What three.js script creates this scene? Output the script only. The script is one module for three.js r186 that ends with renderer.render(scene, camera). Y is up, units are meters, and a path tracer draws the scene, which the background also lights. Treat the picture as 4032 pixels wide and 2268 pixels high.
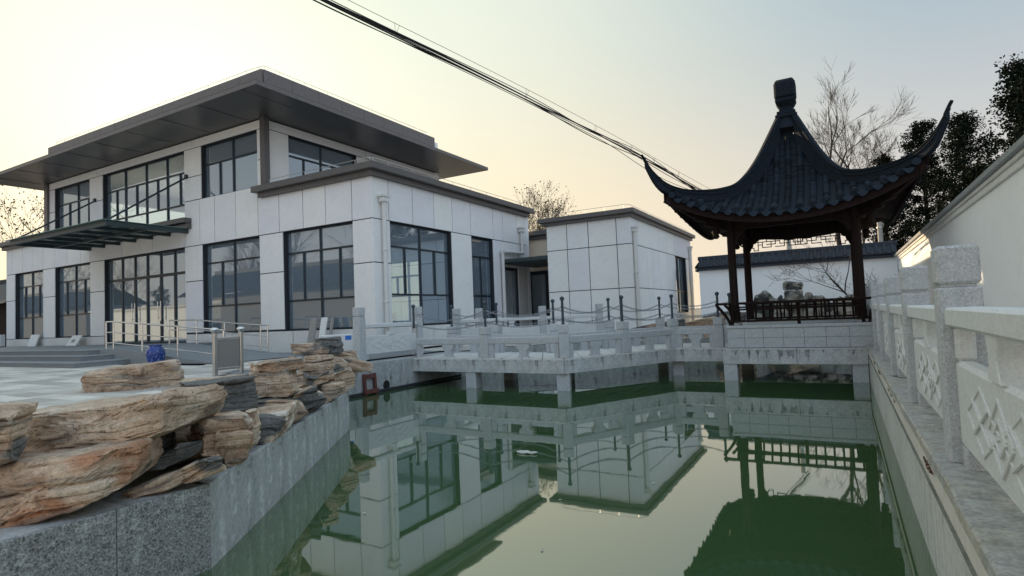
import * as THREE from 'three';
import { mergeGeometries, mergeVertices, toCreasedNormals } from 'three/addons/utils/BufferGeometryUtils.js';

// ------------------------------------------------------------------ camera, sky, sun, exposure
const scene = new THREE.Scene();
const camera = new THREE.PerspectiveCamera(52.66, 16 / 9, 0.05, 3000);
camera.position.set(0, 1, 0);
camera.rotation.order = 'YXZ';
camera.rotation.set(2.7494 * Math.PI / 180, 29.511 * Math.PI / 180, -2.3406 * Math.PI / 180);
const renderer = new THREE.WebGLRenderer({ antialias: true });
renderer.toneMapping = THREE.LinearToneMapping;
renderer.toneMappingExposure = 2.0;
renderer.shadowMap.enabled = true;
const D2R = Math.PI / 180;
const SUN_AZ = 58.3 * D2R, SUN_EL = 15.6 * D2R;                       // azimuth counted from -z towards -x
const sunDir = new THREE.Vector3(-Math.sin(SUN_AZ) * Math.cos(SUN_EL), Math.sin(SUN_EL), -Math.cos(SUN_AZ) * Math.cos(SUN_EL));
const sun = new THREE.DirectionalLight(new THREE.Color().setRGB(1, 0.74, 0.46), 3.4);
sun.position.copy(sunDir).multiplyScalar(120);
sun.castShadow = true;
sun.shadow.mapSize.set(2048, 2048);
Object.assign(sun.shadow.camera, { left: -70, right: 70, top: 50, bottom: -40, near: 1, far: 300 });
scene.add(sun, sun.target);

const lerp = (a, b, t) => a + (b - a) * t;
const clamp = (x, a = 0, b = 1) => Math.min(b, Math.max(a, x));
const sstep = (a, b, x) => { const t = clamp((x - a) / (b - a)); return t * t * (3 - 2 * t); };
function ramp(stops, x) {
  if (x <= stops[0][0]) return stops[0][1];
  for (let i = 1; i < stops.length; i++) if (x <= stops[i][0]) {
    const [x0, c0] = stops[i - 1], [x1, c1] = stops[i], t = sstep(x0, x1, x);
    return c0.map((v, k) => lerp(v, c1[k], t));
  }
  return stops[stops.length - 1][1];
}
{
  const W = 512, H = 256, data = new Float32Array(W * H * 4);
  const horizon = [[0, [.53, .42, .26]], [30, [.52, .41, .265]], [70, [.42, .375, .33]], [180, [.48, .50, .55]]];
  const upper = [[0, [.355, .39, .32]], [25, [.38, .405, .355]], [72, [.19, .25, .295]], [180, [.36, .47, .60]]];
  const zenith = [.32, .41, .50];
  for (let j = 0; j < H; j++) for (let i = 0; i < W; i++) {
    const ph = ((j + .5) / H - .5) * Math.PI, th = ((i + .5) / W - .5) * 2 * Math.PI;
    const x = Math.cos(th) * Math.cos(ph), y = Math.sin(ph), z = Math.sin(th) * Math.cos(ph);
    const el = Math.asin(y) / D2R;
    const az = Math.acos(clamp((x * sunDir.x + z * sunDir.z) / (Math.hypot(x, z) * Math.hypot(sunDir.x, sunDir.z) + 1e-9), -1, 1)) / D2R;
    const g = Math.acos(clamp(x * sunDir.x + y * sunDir.y + z * sunDir.z, -1, 1)) / D2R;
    const h = ramp(horizon, az), u = ramp(upper, az);
    const t = sstep(-2, 30, el), t2 = sstep(30, 85, el);
    const gl = .24 * Math.exp(-(g * g) / (13 * 13)) + .10 * Math.exp(-(g * g) / (32 * 32));
    const c = [0, 1, 2].map((k) => lerp(lerp(h[k], u[k], t), zenith[k], t2) + gl * [1, .96, .70][k]);
    const o = (j * W + i) * 4;
    data[o] = c[0]; data[o + 1] = c[1]; data[o + 2] = c[2]; data[o + 3] = 1;
  }
  const sky = new THREE.DataTexture(data, W, H, THREE.RGBAFormat, THREE.FloatType);
  sky.mapping = THREE.EquirectangularReflectionMapping;
  sky.magFilter = sky.minFilter = THREE.LinearFilter;
  sky.wrapS = THREE.RepeatWrapping;
  sky.needsUpdate = true;
  scene.background = sky; scene.environment = sky;
}

// ------------------------------------------------------------------ random numbers, noise, textures
function rng(seed) { let a = seed >>> 0; return () => { a = (a + 0x6D2B79F5) | 0; let t = Math.imul(a ^ (a >>> 15), 1 | a); t = (t + Math.imul(t ^ (t >>> 7), 61 | t)) ^ t; return ((t ^ (t >>> 14)) >>> 0) / 4294967296; }; }
function hash3(x, y, z) { let n = Math.imul(x, 374761393) + Math.imul(y, 668265263) + Math.imul(z, 2147483647 ^ 0x5bd1e995); n = Math.imul(n ^ (n >>> 13), 1274126177); return ((n ^ (n >>> 16)) >>> 0) / 4294967296; }
function noise3(x, y, z) {
  const xi = Math.floor(x), yi = Math.floor(y), zi = Math.floor(z);
  const f = (t) => t * t * (3 - 2 * t), u = f(x - xi), v = f(y - yi), w = f(z - zi);
  const h = (a, b, c) => hash3(xi + a, yi + b, zi + c);
  return lerp(lerp(lerp(h(0, 0, 0), h(1, 0, 0), u), lerp(h(0, 1, 0), h(1, 1, 0), u), v), lerp(lerp(h(0, 0, 1), h(1, 0, 1), u), lerp(h(0, 1, 1), h(1, 1, 1), u), v), w);
}
const fbm3 = (x, y, z, o = 4) => { let s = 0, a = .5, n = 0; for (let i = 0; i < o; i++) { s += a * noise3(x, y, z); n += a; a *= .5; x = x * 2.03 + 17; y = y * 2.03 + 5; z = z * 2.03 + 9; } return s / n; };
// tileable noise field: px, py lattice cells across the tile
function field(size, px, py, oct, seed, gain = .5) {
  const out = new Float32Array(size * size); let amp = 1, tot = 0;
  for (let o = 0; o < oct; o++) {
    const nx = px << o, ny = py << o; tot += amp;
    for (let j = 0; j < size; j++) {
      const fy = j / size * ny, y0 = Math.floor(fy), ty = fy - y0, sy = ty * ty * (3 - 2 * ty);
      for (let i = 0; i < size; i++) {
        const fx = i / size * nx, x0 = Math.floor(fx), tx = fx - x0, sx = tx * tx * (3 - 2 * tx);
        const a = hash3(x0 % nx, y0 % ny, seed + o), b = hash3((x0 + 1) % nx, y0 % ny, seed + o), c = hash3(x0 % nx, (y0 + 1) % ny, seed + o), d = hash3((x0 + 1) % nx, (y0 + 1) % ny, seed + o);
        out[j * size + i] += amp * lerp(lerp(a, b, sx), lerp(c, d, sx), sy);
      }
    }
    amp *= gain;
  }
  for (let i = 0; i < out.length; i++) out[i] /= tot;
  return out;
}
const toS = (v) => { v = clamp(v); return Math.round(255 * (v <= .0031308 ? 12.92 * v : 1.055 * Math.pow(v, 1 / 2.4) - .055)); };
function tex(size, metres, fn, srgb = true) {          // fn(index) -> linear rgb or one value
  const d = new Uint8Array(size * size * 4);
  for (let i = 0; i < size * size; i++) {
    const c = fn(i), o = i * 4;
    if (srgb) { d[o] = toS(c[0]); d[o + 1] = toS(c[1]); d[o + 2] = toS(c[2]); } else d[o] = d[o + 1] = d[o + 2] = Math.round(255 * clamp(c));
    d[o + 3] = 255;
  }
  const t = new THREE.DataTexture(d, size, size, THREE.RGBAFormat);
  t.wrapS = t.wrapT = THREE.RepeatWrapping; t.magFilter = THREE.LinearFilter; t.minFilter = THREE.LinearMipmapLinearFilter; t.generateMipmaps = true;
  if (srgb) t.colorSpace = THREE.SRGBColorSpace;
  t.repeat.set(1 / metres, 1 / metres); t.needsUpdate = true;
  return t;
}
const matt = (o) => new THREE.MeshPhysicalMaterial({ roughness: .85, specularIntensity: .35, ...o });
const std = (o) => new THREE.MeshStandardMaterial({ roughness: .8, ...o });
const rgb = (r, g, b) => new THREE.Color().setRGB(r, g, b);
const M = {};
{
  const S = 512;
  const fine = field(S, 128, 128, 2, 11), mid = field(S, 24, 24, 4, 23), big = field(S, 4, 4, 5, 37), speck = field(S, 200, 200, 1, 51);
  const streakV = field(S, 48, 3, 4, 61), streakH = field(S, 3, 40, 4, 71), drip = field(S, 20, 2, 4, 83);
  const bumpFine = tex(S, 1.0, (i) => fine[i] * .6 + mid[i] * .4, false);
  M.panel = std({ map: tex(S, 2.2, (i) => { const v = .82 + (mid[i] - .5) * .07 + (big[i] - .5) * .06 + (fine[i] - .5) * .09; return [v * 1.0, v * .99, v * .965]; }), bumpMap: bumpFine, bumpScale: .0015, roughness: .85 });
  M.plinth = std({ map: tex(S, 2.0, (i) => { const v = .70 + (mid[i] - .5) * .10 + (big[i] - .5) * .10; return [v, v * .985, v * .95]; }), roughness: .88 });
  M.plaster = std({ map: tex(S, 3.1, (i) => { const v = .88 + (mid[i] - .5) * .05 + (big[i] - .5) * .08 - Math.max(0, mid[i] - .6) * .25; return [v, v, v * 1.0]; }), bumpMap: bumpFine, bumpScale: .001, roughness: .9 });
  M.waterBump = tex(S, 4.5, (i) => big[i] * .8 + mid[i] * .04, false);
  M.granite = std({ map: tex(S, 1.1, (i) => { const s = (fine[i] - .5) * .26 + (speck[i] > .72 ? .06 : speck[i] < .2 ? -.10 : 0), v = .50 + s + (mid[i] - .5) * .12; return [v * .97, v, v * 1.03]; }), bumpMap: bumpFine, bumpScale: .001, roughness: .75 });
  M.graniteSmooth = std({ map: tex(S, 1.3, (i) => { const v = .68 + (fine[i] - .5) * .18 + (mid[i] - .5) * .09; return [v * .985, v, v * 1.0]; }), roughness: .7 });
  M.graniteDark = std({ map: tex(S, 1.3, (i) => { const w = Math.max(0, mid[i] * .6 + drip[i] * .4 - .53) * 1.5 * sstep(.42, .62, big[i]), s = (fine[i] - .5) * .36 + (speck[i] > .7 ? .12 : speck[i] < .3 ? -.09 : 0), v = Math.max(.03, .26 + s + w + (mid[i] - .5) * .1); return [v * .95, v * 1.0, v * 1.0]; }), bumpMap: bumpFine, bumpScale: .001, roughness: .6 });
  M.graniteStained = std({ map: tex(S, 2.4, (i) => { const w = Math.max(0, mid[i] * .55 + drip[i] * .45 - .50) * 1.9 * sstep(.38, .6, big[i]), d = Math.max(0, mid[i] - .56) * .8, s = (fine[i] - .5) * .26, v = Math.max(.05, .44 + s + w - d + (big[i] - .5) * .24); return [v * .96, v, v * .985]; }), bumpMap: bumpFine, bumpScale: .001, roughness: .65 });
  M.slabEdge = std({ map: tex(S, 2.6, (i) => { const d = Math.max(0, drip[i] * .6 + mid[i] * .4 - .495) * 2.6 * sstep(.36, .55, big[i]), v = Math.max(.06, .42 + (fine[i] - .5) * .22 + (mid[i] - .5) * .18 - d * .55 + (big[i] - .5) * .18); return [v * .98, v, v * 1.0]; }), bumpMap: bumpFine, bumpScale: .001, roughness: .75 });
  const stain = field(S, 26, 26, 3, 131);
  M.deckEdge = std({ map: tex(S, 2.6, (i) => { const y = (Math.floor(i / S) + .5) / S, x = i % S, top = (.952 - y) * 2.6, len = Math.max(0, stain[x + 7 * S] - .50) * 1.25 + Math.max(0, stain[(x * 3) % S + 90 * S] - .6) * .5, on = top > -.02 && top < .4 ? clamp((len - top) / .05) * clamp(.35 + stain[i]) : 0, v = Math.max(.06, .52 + (fine[i] - .5) * .24 + (mid[i] - .5) * .20 + (big[i] - .5) * .20 - on * .30); return [v * .985, v, v * 1.0]; }), bumpMap: bumpFine, bumpScale: .001, roughness: .75 });
  M.pondWall = std({ map: tex(S, 2.3, (i) => { const d = Math.max(0, streakV[i] * .5 + mid[i] * .5 - .53) * 1.0, v = .60 + (fine[i] - .5) * .20 + (mid[i] - .5) * .12 - d + (big[i] - .5) * .12; return [v, v * .995, v * .95]; }), bumpMap: bumpFine, bumpScale: .0015, roughness: .85 });
  M.coping = std({ map: tex(S, 1.7, (i) => { const d = streakH[i], v = .38 + (d - .5) * .07 + (fine[i] - .5) * .22 + (mid[i] - .5) * .26, w = clamp((big[i] - .38) * 3); return [v * lerp(1.0, 1.14, w), v, v * lerp(.95, .78, w)]; }), bumpMap: bumpFine, bumpScale: .003, roughness: .9 });
  M.pave = std({ map: tex(S, 2.4, (i) => { const v = .66 + (mid[i] - .5) * .16 + (big[i] - .5) * .14 + (fine[i] - .5) * .1; return [v * 1.02, v * .955, v * .87]; }), roughness: .9 });
  M.ground = std({ map: tex(S, 5, (i) => { const v = .20 + (mid[i] - .5) * .12 + (fine[i] - .5) * .1; return [v * 1.02, v, v * .86]; }), roughness: .95 });
  M.deck = std({ map: tex(S, 2.0, (i) => { const v = .62 + (mid[i] - .5) * .16 + (fine[i] - .5) * .14; return [v, v * .98, v * .93]; }), roughness: .85 });
  M.stepTop = std({ map: tex(S, 1.5, (i) => { const v = .27 + (fine[i] - .5) * .12 + (mid[i] - .5) * .08; return [v * .95, v, v * 1.02]; }), roughness: .75 });
  M.stepFace = std({ map: tex(S, 1.5, (i) => { const v = .23 + (fine[i] - .5) * .10 + (mid[i] - .5) * .06; return [v * .93, v, v * 1.03]; }), roughness: .7 });
  M.wood = matt({ map: tex(S, .8, (i) => { const v = .62 + (streakV[i] - .5) * 1.1 + (fine[i] - .5) * .2; return [.026 * v, .013 * v, .011 * v]; }), roughness: .7 });
  M.woodRed = matt({ map: tex(S, 1.2, (i) => { const v = .8 + (mid[i] - .5) * .6; return [.024 * v, .012 * v, .012 * v]; }), roughness: .8 });
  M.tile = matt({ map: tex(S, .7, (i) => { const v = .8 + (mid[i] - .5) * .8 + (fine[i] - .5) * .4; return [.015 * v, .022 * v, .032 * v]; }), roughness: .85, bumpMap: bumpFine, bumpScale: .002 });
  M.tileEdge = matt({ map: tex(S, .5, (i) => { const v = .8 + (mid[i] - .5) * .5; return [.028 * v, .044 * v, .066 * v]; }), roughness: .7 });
  M.wallTile = std({ map: tex(S, .8, (i) => { const v = .8 + (mid[i] - .5) * .7; return [.026 * v, .033 * v, .047 * v]; }), roughness: .7 });
  const rs = field(S, 14, 30, 4, 97), pit = field(S, 40, 60, 3, 99);
  M.rock = std({ map: tex(S, 1.0, (i) => { const v = .74 + (rs[i] - .5) * .42 + (fine[i] - .5) * .34 + (mid[i] - .5) * .34 - Math.max(0, pit[i] - .62) * 1.6; return [v, v, v]; }), bumpMap: tex(S, 1.0, (i) => rs[i] * .5 + fine[i] * .2 + mid[i] * .35 - Math.max(0, pit[i] - .6) * 1.2, false), bumpScale: .016, vertexColors: true, roughness: .92 });
  M.scholar = std({ map: tex(S, .8, (i) => { const v = .7 + (mid[i] - .5) * .7 + (fine[i] - .5) * .3; return [v, v, v]; }), bumpMap: bumpFine, bumpScale: .02, vertexColors: true, roughness: .95 });
  M.bark = std({ map: tex(S, .6, (i) => { const v = .8 + (streakV[i] - .5) * .9; return [.065 * v, .052 * v, .045 * v]; }), roughness: .95 });
  M.jar = std({ map: tex(S, .6, (i) => mid[i] > .66 ? [.22, .30, .52] : [.010 + .02 * big[i], .045, .22 + .12 * (big[i] - .5)]), roughness: .18 });
  M.soffit = std({ map: tex(S, 3.0, (i) => { const v = .9 + (big[i] - .5) * .35; return [.110 * v, .106 * v, .108 * v]; }), roughness: .38, metalness: .25 });
  M.trim = std({ map: tex(S, 2.0, (i) => { const v = .9 + (mid[i] - .5) * .25; return [.125 * v, .115 * v, .112 * v]; }), roughness: .5, metalness: .15 });
  M.fascia = std({ map: tex(S, 2.0, (i) => { const v = .9 + (mid[i] - .5) * .25; return [.175 * v, .155 * v, .15 * v]; }), roughness: .5, metalness: .15 });
  M.redwood = std({ map: tex(S, .7, (i) => { const v = .8 + (mid[i] - .5) * .8; return [.16 * v, .055 * v, .045 * v]; }), roughness: .85 });
}
M.joint = std({ color: rgb(.03, .033, .04), roughness: .95 });
M.frame = std({ color: rgb(.022, .034, .045), roughness: .4, metalness: .3 });
M.roofTop = std({ color: rgb(.26, .255, .25), roughness: .45, metalness: .3 });
M.steel = std({ color: rgb(.72, .72, .73), roughness: .22, metalness: 1 });
M.steelDull = std({ color: rgb(.60, .59, .57), roughness: .35, metalness: .9 });
M.canopy = std({ color: rgb(.045, .065, .07), roughness: .45, metalness: .3 });
M.canopyGlass = std({ color: rgb(.16, .27, .26), roughness: .15 });
M.pipe = std({ color: rgb(.66, .655, .63), roughness: .5 });
M.chainPost = std({ color: rgb(.055, .075, .095), roughness: .45, metalness: .5 });
M.chain = std({ color: rgb(.30, .32, .35), roughness: .45, metalness: .7 });
M.cable = std({ color: rgb(.012, .012, .014), roughness: .7 });
M.white = std({ color: rgb(.74, .74, .72), roughness: .6 });
M.greyBoard = std({ color: rgb(.30, .29, .27), roughness: .8 });
M.acBlue = std({ color: rgb(.03, .18, .62), roughness: .5 });
M.black = std({ color: rgb(.01, .01, .01), roughness: .7 });
M.shadeGrey = std({ color: rgb(.15, .145, .14), roughness: .9 });  // mirrored hall walls: their shade is put into this dark base colour
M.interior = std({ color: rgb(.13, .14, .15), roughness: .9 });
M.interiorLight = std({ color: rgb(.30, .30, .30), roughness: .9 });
M.warmWall = std({ color: rgb(.78, .69, .57), roughness: .9 });
M.relief = std({ color: rgb(.66, .68, .68), roughness: .8 });
M.signFace = std({ color: rgb(.24, .23, .21), roughness: .6 });
M.moss = std({ color: rgb(.085, .035, .02), roughness: 1 });
M.poleConcrete = std({ color: rgb(.42, .40, .36), roughness: .9 });
M.leafDry = std({ color: rgb(.10, .05, .025), roughness: .9, side: THREE.DoubleSide });
M.needle = matt({ color: rgb(.013, .019, .012), specularIntensity: .15, roughness: 1, side: THREE.DoubleSide, vertexColors: true });
M.debris = std({ color: rgb(.55, .55, .50), roughness: .9, side: THREE.DoubleSide });
M.glassClear = new THREE.MeshPhysicalMaterial({ color: rgb(.80, .86, .86), roughness: .01, transmission: 1, thickness: 0, ior: 1.6, side: THREE.DoubleSide });
M.glass = new THREE.MeshPhysicalMaterial({ color: rgb(.52, .66, .78), roughness: .01, metalness: .48, transmission: 1, thickness: 0, ior: 2.0, side: THREE.DoubleSide });
M.water = new THREE.MeshPhysicalMaterial({ color: rgb(.052, .104, .040), roughness: .02, ior: 2.3, specularIntensity: 1, clearcoat: .45, clearcoatRoughness: .02, bumpMap: M.waterBump, bumpScale: .002 });

// ------------------------------------------------------------------ geometry helpers
function boxUV(g) {                                     // metre-sized uv, projected along each triangle's main axis
  if (g.index) g = g.toNonIndexed();
  const p = g.attributes.position, uv = new Float32Array(p.count * 2), a = new THREE.Vector3(), b = new THREE.Vector3(), c = new THREE.Vector3();
  for (let i = 0; i < p.count; i += 3) {
    a.fromBufferAttribute(p, i); b.fromBufferAttribute(p, i + 1).sub(a); c.fromBufferAttribute(p, i + 2).sub(a); b.cross(c);
    const x = Math.abs(b.x), y = Math.abs(b.y), z = Math.abs(b.z);
    for (let k = 0; k < 3; k++) {
      const X = p.getX(i + k), Y = p.getY(i + k), Z = p.getZ(i + k), o = (i + k) * 2;
      if (y >= x && y >= z) { uv[o] = X + .37; uv[o + 1] = Z; } else if (x >= z) { uv[o] = Z + .11; uv[o + 1] = Y; } else { uv[o] = X; uv[o + 1] = Y; }
    }
  }
  g.setAttribute('uv', new THREE.BufferAttribute(uv, 2));
  return g;
}
function fromTris(arr) {
  const g = new THREE.BufferGeometry();
  g.setAttribute('position', new THREE.BufferAttribute(new Float32Array(arr), 3));
  g.computeVertexNormals();
  return boxUV(g);
}
// chamfered box between two corners
function bx(x0, y0, z0, x1, y1, z1, b = .006) {
  const lo = [Math.min(x0, x1), Math.min(y0, y1), Math.min(z0, z1)], hi = [Math.max(x0, x1), Math.max(y0, y1), Math.max(z0, z1)];
  const cc = lo.map((v, i) => (v + hi[i]) / 2);
  if (b <= 0) {
    const g = new THREE.BoxGeometry(hi[0] - lo[0], hi[1] - lo[1], hi[2] - lo[2]); g.translate(...cc); return boxUV(g);
  }
  b = Math.min(b, ...hi.map((v, i) => (v - lo[i]) * .3));
  const V = (s, ax) => [0, 1, 2].map((k) => (s[k] > 0 ? hi[k] - (k === ax ? 0 : b) : lo[k] + (k === ax ? 0 : b)));
  const out = [];
  const tri = (A, B, C) => {
    const ux = B[0] - A[0], uy = B[1] - A[1], uz = B[2] - A[2], vx = C[0] - A[0], vy = C[1] - A[1], vz = C[2] - A[2];
    const n = [uy * vz - uz * vy, uz * vx - ux * vz, ux * vy - uy * vx], m = [0, 1, 2].map((k) => (A[k] + B[k] + C[k]) / 3 - cc[k]);
    if (n[0] * m[0] + n[1] * m[1] + n[2] * m[2] < 0) out.push(...A, ...C, ...B); else out.push(...A, ...B, ...C);
  };
  const quad = (A, B, C, Dd) => { tri(A, B, C); tri(A, C, Dd); };
  for (let ax = 0; ax < 3; ax++) for (const s of [-1, 1]) {
    const u = (ax + 1) % 3, v = (ax + 2) % 3, S = (a, c) => { const r = [0, 0, 0]; r[ax] = s; r[u] = a; r[v] = c; return r; };
    quad(V(S(-1, -1), ax), V(S(1, -1), ax), V(S(1, 1), ax), V(S(-1, 1), ax));
  }
  for (let ax = 0; ax < 3; ax++) {                      // edges along axis ax
    const u = (ax + 1) % 3, v = (ax + 2) % 3;
    for (const a of [-1, 1]) for (const c of [-1, 1]) {
      const S = (e) => { const r = [0, 0, 0]; r[ax] = e; r[u] = a; r[v] = c; return r; };
      quad(V(S(-1), u), V(S(1), u), V(S(1), v), V(S(-1), v));
    }
  }
  for (const a of [-1, 1]) for (const c of [-1, 1]) for (const e of [-1, 1]) tri(V([a, c, e], 0), V([a, c, e], 1), V([a, c, e], 2));
  return fromTris(out);
}
// box on a wall: a = along, d = out of the wall; face 'z' looks to +z, face 'x' looks to +x
const wb = (f, pl, a0, y0, a1, y1, d0, d1, b = .006) => f === 'z' ? bx(a0, y0, pl + d0, a1, y1, pl + d1, b) : bx(pl + d0, y0, a0, pl + d1, y1, a1, b);
function bar(p, q, r, seg = 8, r2 = r) {                // round bar between two points
  const A = new THREE.Vector3(...p), B = new THREE.Vector3(...q), L = A.distanceTo(B);
  const g = new THREE.CylinderGeometry(r2, r, L, seg, 1); g.translate(0, L / 2, 0);
  g.applyQuaternion(new THREE.Quaternion().setFromUnitVectors(new THREE.Vector3(0, 1, 0), B.clone().sub(A).normalize()));
  g.translate(...p);
  return g.toNonIndexed();
}
function beam(p, q, w, h, b = .005) {                   // square beam between two points (width w sideways, height h up)
  const A = new THREE.Vector3(...p), B = new THREE.Vector3(...q), d = B.clone().sub(A), L = d.length();
  const g = bx(0, -h / 2, -w / 2, L, h / 2, w / 2, b);
  const ry = Math.atan2(-d.z, d.x), rz = Math.asin(d.y / L);
  g.rotateZ(rz); g.rotateY(ry); g.translate(...p);
  return g;
}
const tube = (pts, r, seg = 32, rad = 6) => new THREE.TubeGeometry(new THREE.CatmullRomCurve3(pts.map((p) => new THREE.Vector3(...p))), seg, r, rad, false).toNonIndexed();
const names = {};
function numbered(n) { names[n] = (names[n] ?? -1) + 1; return names[n] ? `${n}_${String(names[n]).padStart(3, '0')}` : n; }
function shadow(o) { o.castShadow = o.receiveShadow = true; return o; }
function tag(o, label, category, group) { o.userData.label = label; o.userData.category = category; if (group) o.userData.group = group; return o; }
function thing(name, label, category, group, pos = [0, 0, 0], ry = 0) {
  const g = new THREE.Group(); g.name = numbered(name); g.position.set(...pos); g.rotation.y = ry; scene.add(g);
  return tag(g, label, category, group);
}
function clean(g) { if (g.index) g = g.toNonIndexed(); for (const k of Object.keys(g.attributes)) if (!['position', 'normal', 'uv', 'color'].includes(k)) g.deleteAttribute(k); return g; }
function merged(list) { list = (Array.isArray(list) ? list : [list]).map(clean); return list.length === 1 ? list[0] : mergeGeometries(list); }
function part(name, geos, mat, parent) { const m = shadow(new THREE.Mesh(merged(geos), mat)); m.name = name; parent.add(m); return m; }
function sub(name, parent) { const g = new THREE.Group(); g.name = name; parent.add(g); return g; }
function solo(name, geos, mat, label, category, group) { const m = shadow(new THREE.Mesh(merged(geos), mat)); m.name = numbered(name); scene.add(m); return tag(m, label, category, group); }
function struct(name, geos, mat) { const m = shadow(new THREE.Mesh(merged(geos), mat)); m.name = numbered(name); m.userData.kind = 'structure'; scene.add(m); return m; }
function sheet(poly, holes, y) {                        // flat sheet from [x,z] outlines
  const s = new THREE.Shape(poly.map(([x, z]) => new THREE.Vector2(x, -z)));
  for (const h of holes) s.holes.push(new THREE.Path(h.map(([x, z]) => new THREE.Vector2(x, -z))));
  const g = new THREE.ShapeGeometry(s); g.rotateX(-Math.PI / 2); g.translate(0, y, 0);
  return boxUV(g);
}
function wallAlong(a, b, y0, y1, t, side = 1, bev = .006) { // vertical wall from a to b ([x,z]); thickness to the left (side 1) or right of a->b
  const L = Math.hypot(b[0] - a[0], b[1] - a[1]), g = bx(0, y0, side > 0 ? -t : 0, L, y1, side > 0 ? 0 : t, bev);
  g.rotateY(Math.atan2(-(b[1] - a[1]), b[0] - a[0])); g.translate(a[0], 0, a[1]);
  return g;
}

// ------------------------------------------------------------------ setting: ground, plaza, water
const WATER = -.88;
const pond = [[.43, 3], [.43, -25.2], [-2.6, -25.2], [-3.2, -22.7], [-5.2, -20.6], [-7.4, -19.8], [-9.3, -18.75], [-10.8, -17.2], [-10.8, -15.6], [-10.8, -9.0], [-7.72, -7.6], [-4.42, -2.85], [-4.42, 3]];
struct('ground', sheet([[-600, 600], [600, 600], [600, -900], [-600, -900]], [pond], -.24), M.ground);
struct('water', sheet([[2, 4], [2, -27], [-13, -27], [-13, 4]].map((p) => p), [], WATER), M.water);
struct('pond_bed', bx(-14, -2.4, -28, 3, -2.2, 5, 0), M.ground);
{
  const plaza = new THREE.Group(); plaza.name = 'plaza'; plaza.userData.kind = 'structure'; scene.add(plaza);
  part('paving_bed', sheet([[-90, 5], [-6.6, 5], [-6.6, -2.2], [-9.6, -6.6], [-11.35, -8.0], [-11.35, -15.2], [-13.2, -16.0], [-13.2, -30], [-90, -30]], [], -.035), M.stepFace, plaza);
  const R = rng(5), vs = [];
  const inside = (x, z) => x < -6.9 - Math.max(0, -2.3 - z) * .68 - (z < -6.6 ? .5 : 0) && !(x < -15.2 && z < -9.9);
  for (let k = 0; k < 4; k++) vs.push(bx(-.390, -.03, -.189, .390, 0, .189, .006));
  const cells = [];
  for (let x = -6.9; x > -34; x -= .8) for (let z = 2.2, r = 0; z > -14; z -= .4, r++) {
    const xx = x - (r % 2) * .4;
    if (inside(xx + .4, z - .2)) cells.push([xx, z, Math.hypot(xx, z)]);
  }
  const seen = (c) => { const a = Math.atan2(-c[0], -c[1]) / D2R; return a < 73 && a > 20; };
  cells.sort((p, q) => (seen(q) - seen(p)) || p[2] - q[2]);
  const tones = [1.05, .80, .64, .92].map((v) => { const m = M.pave.clone(); m.color = rgb(v, v, v * .98); return m; });
  cells.slice(0, 300).forEach(([x, z], i) => { const m = shadow(new THREE.Mesh(vs[i % 4], tones[Math.floor(R() * 4)])); m.name = 'paving_slab'; m.position.set(x, (R() - .5) * .004, z); plaza.add(m); });
  const rest = cells.slice(300).map(([x, z]) => bx(x - .396, -.03, z - .196, x + .396, 0, z + .196, 0));
  part('paving_slabs', rest, M.pave, plaza).userData.kind = 'stuff';
}
struct('path', bx(.44, -.2, -28.2, 2.06, -.012, 6, 0), M.pave);

// ------------------------------------------------------------------ pond walls
{ // right wall with its coping
  const w = thing('pond_wall', 'long pale pond wall with weathered coping slabs under the right railing', 'wall');
  part('wall_face', bx(.45, -2.2, -25.2, 1.0, -.09, 3, .01), M.pondWall, w);
  const R = rng(9); let z = 2.6; const cut = [];
  while (z > -25.2) { const L = .60 + R() * .05; cut.push([z, z - L]); z -= L; }
  for (const [a, b] of cut) part('coping_slab', bx(.425 + R() * .012, -.085, b + .007, 1.0, (R() - .5) * .012, a - .007, .012), M.coping, w);
  // dark rootlets growing in the joint under the coping
  const tufts = [];
  for (let i = 0; i < 2600; i++) {
    const zz = -1.5 - Math.pow(R(), 1.5) * 11, dens = fbm3(zz * 1.9, 3, 7, 3); if (dens < .54) continue;
    const q = new THREE.IcosahedronGeometry(.0025 + R() * .005, 0); q.scale(.7, .8, 1.4); q.translate(.424 - R() * .003, -.087 + (R() - .6) * .022 * (dens - .5) * 8, zz); tufts.push(q);
  }
  part('moss', tufts.map((g) => boxUV(g)), M.moss, w).userData.kind = 'stuff';
}
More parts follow.
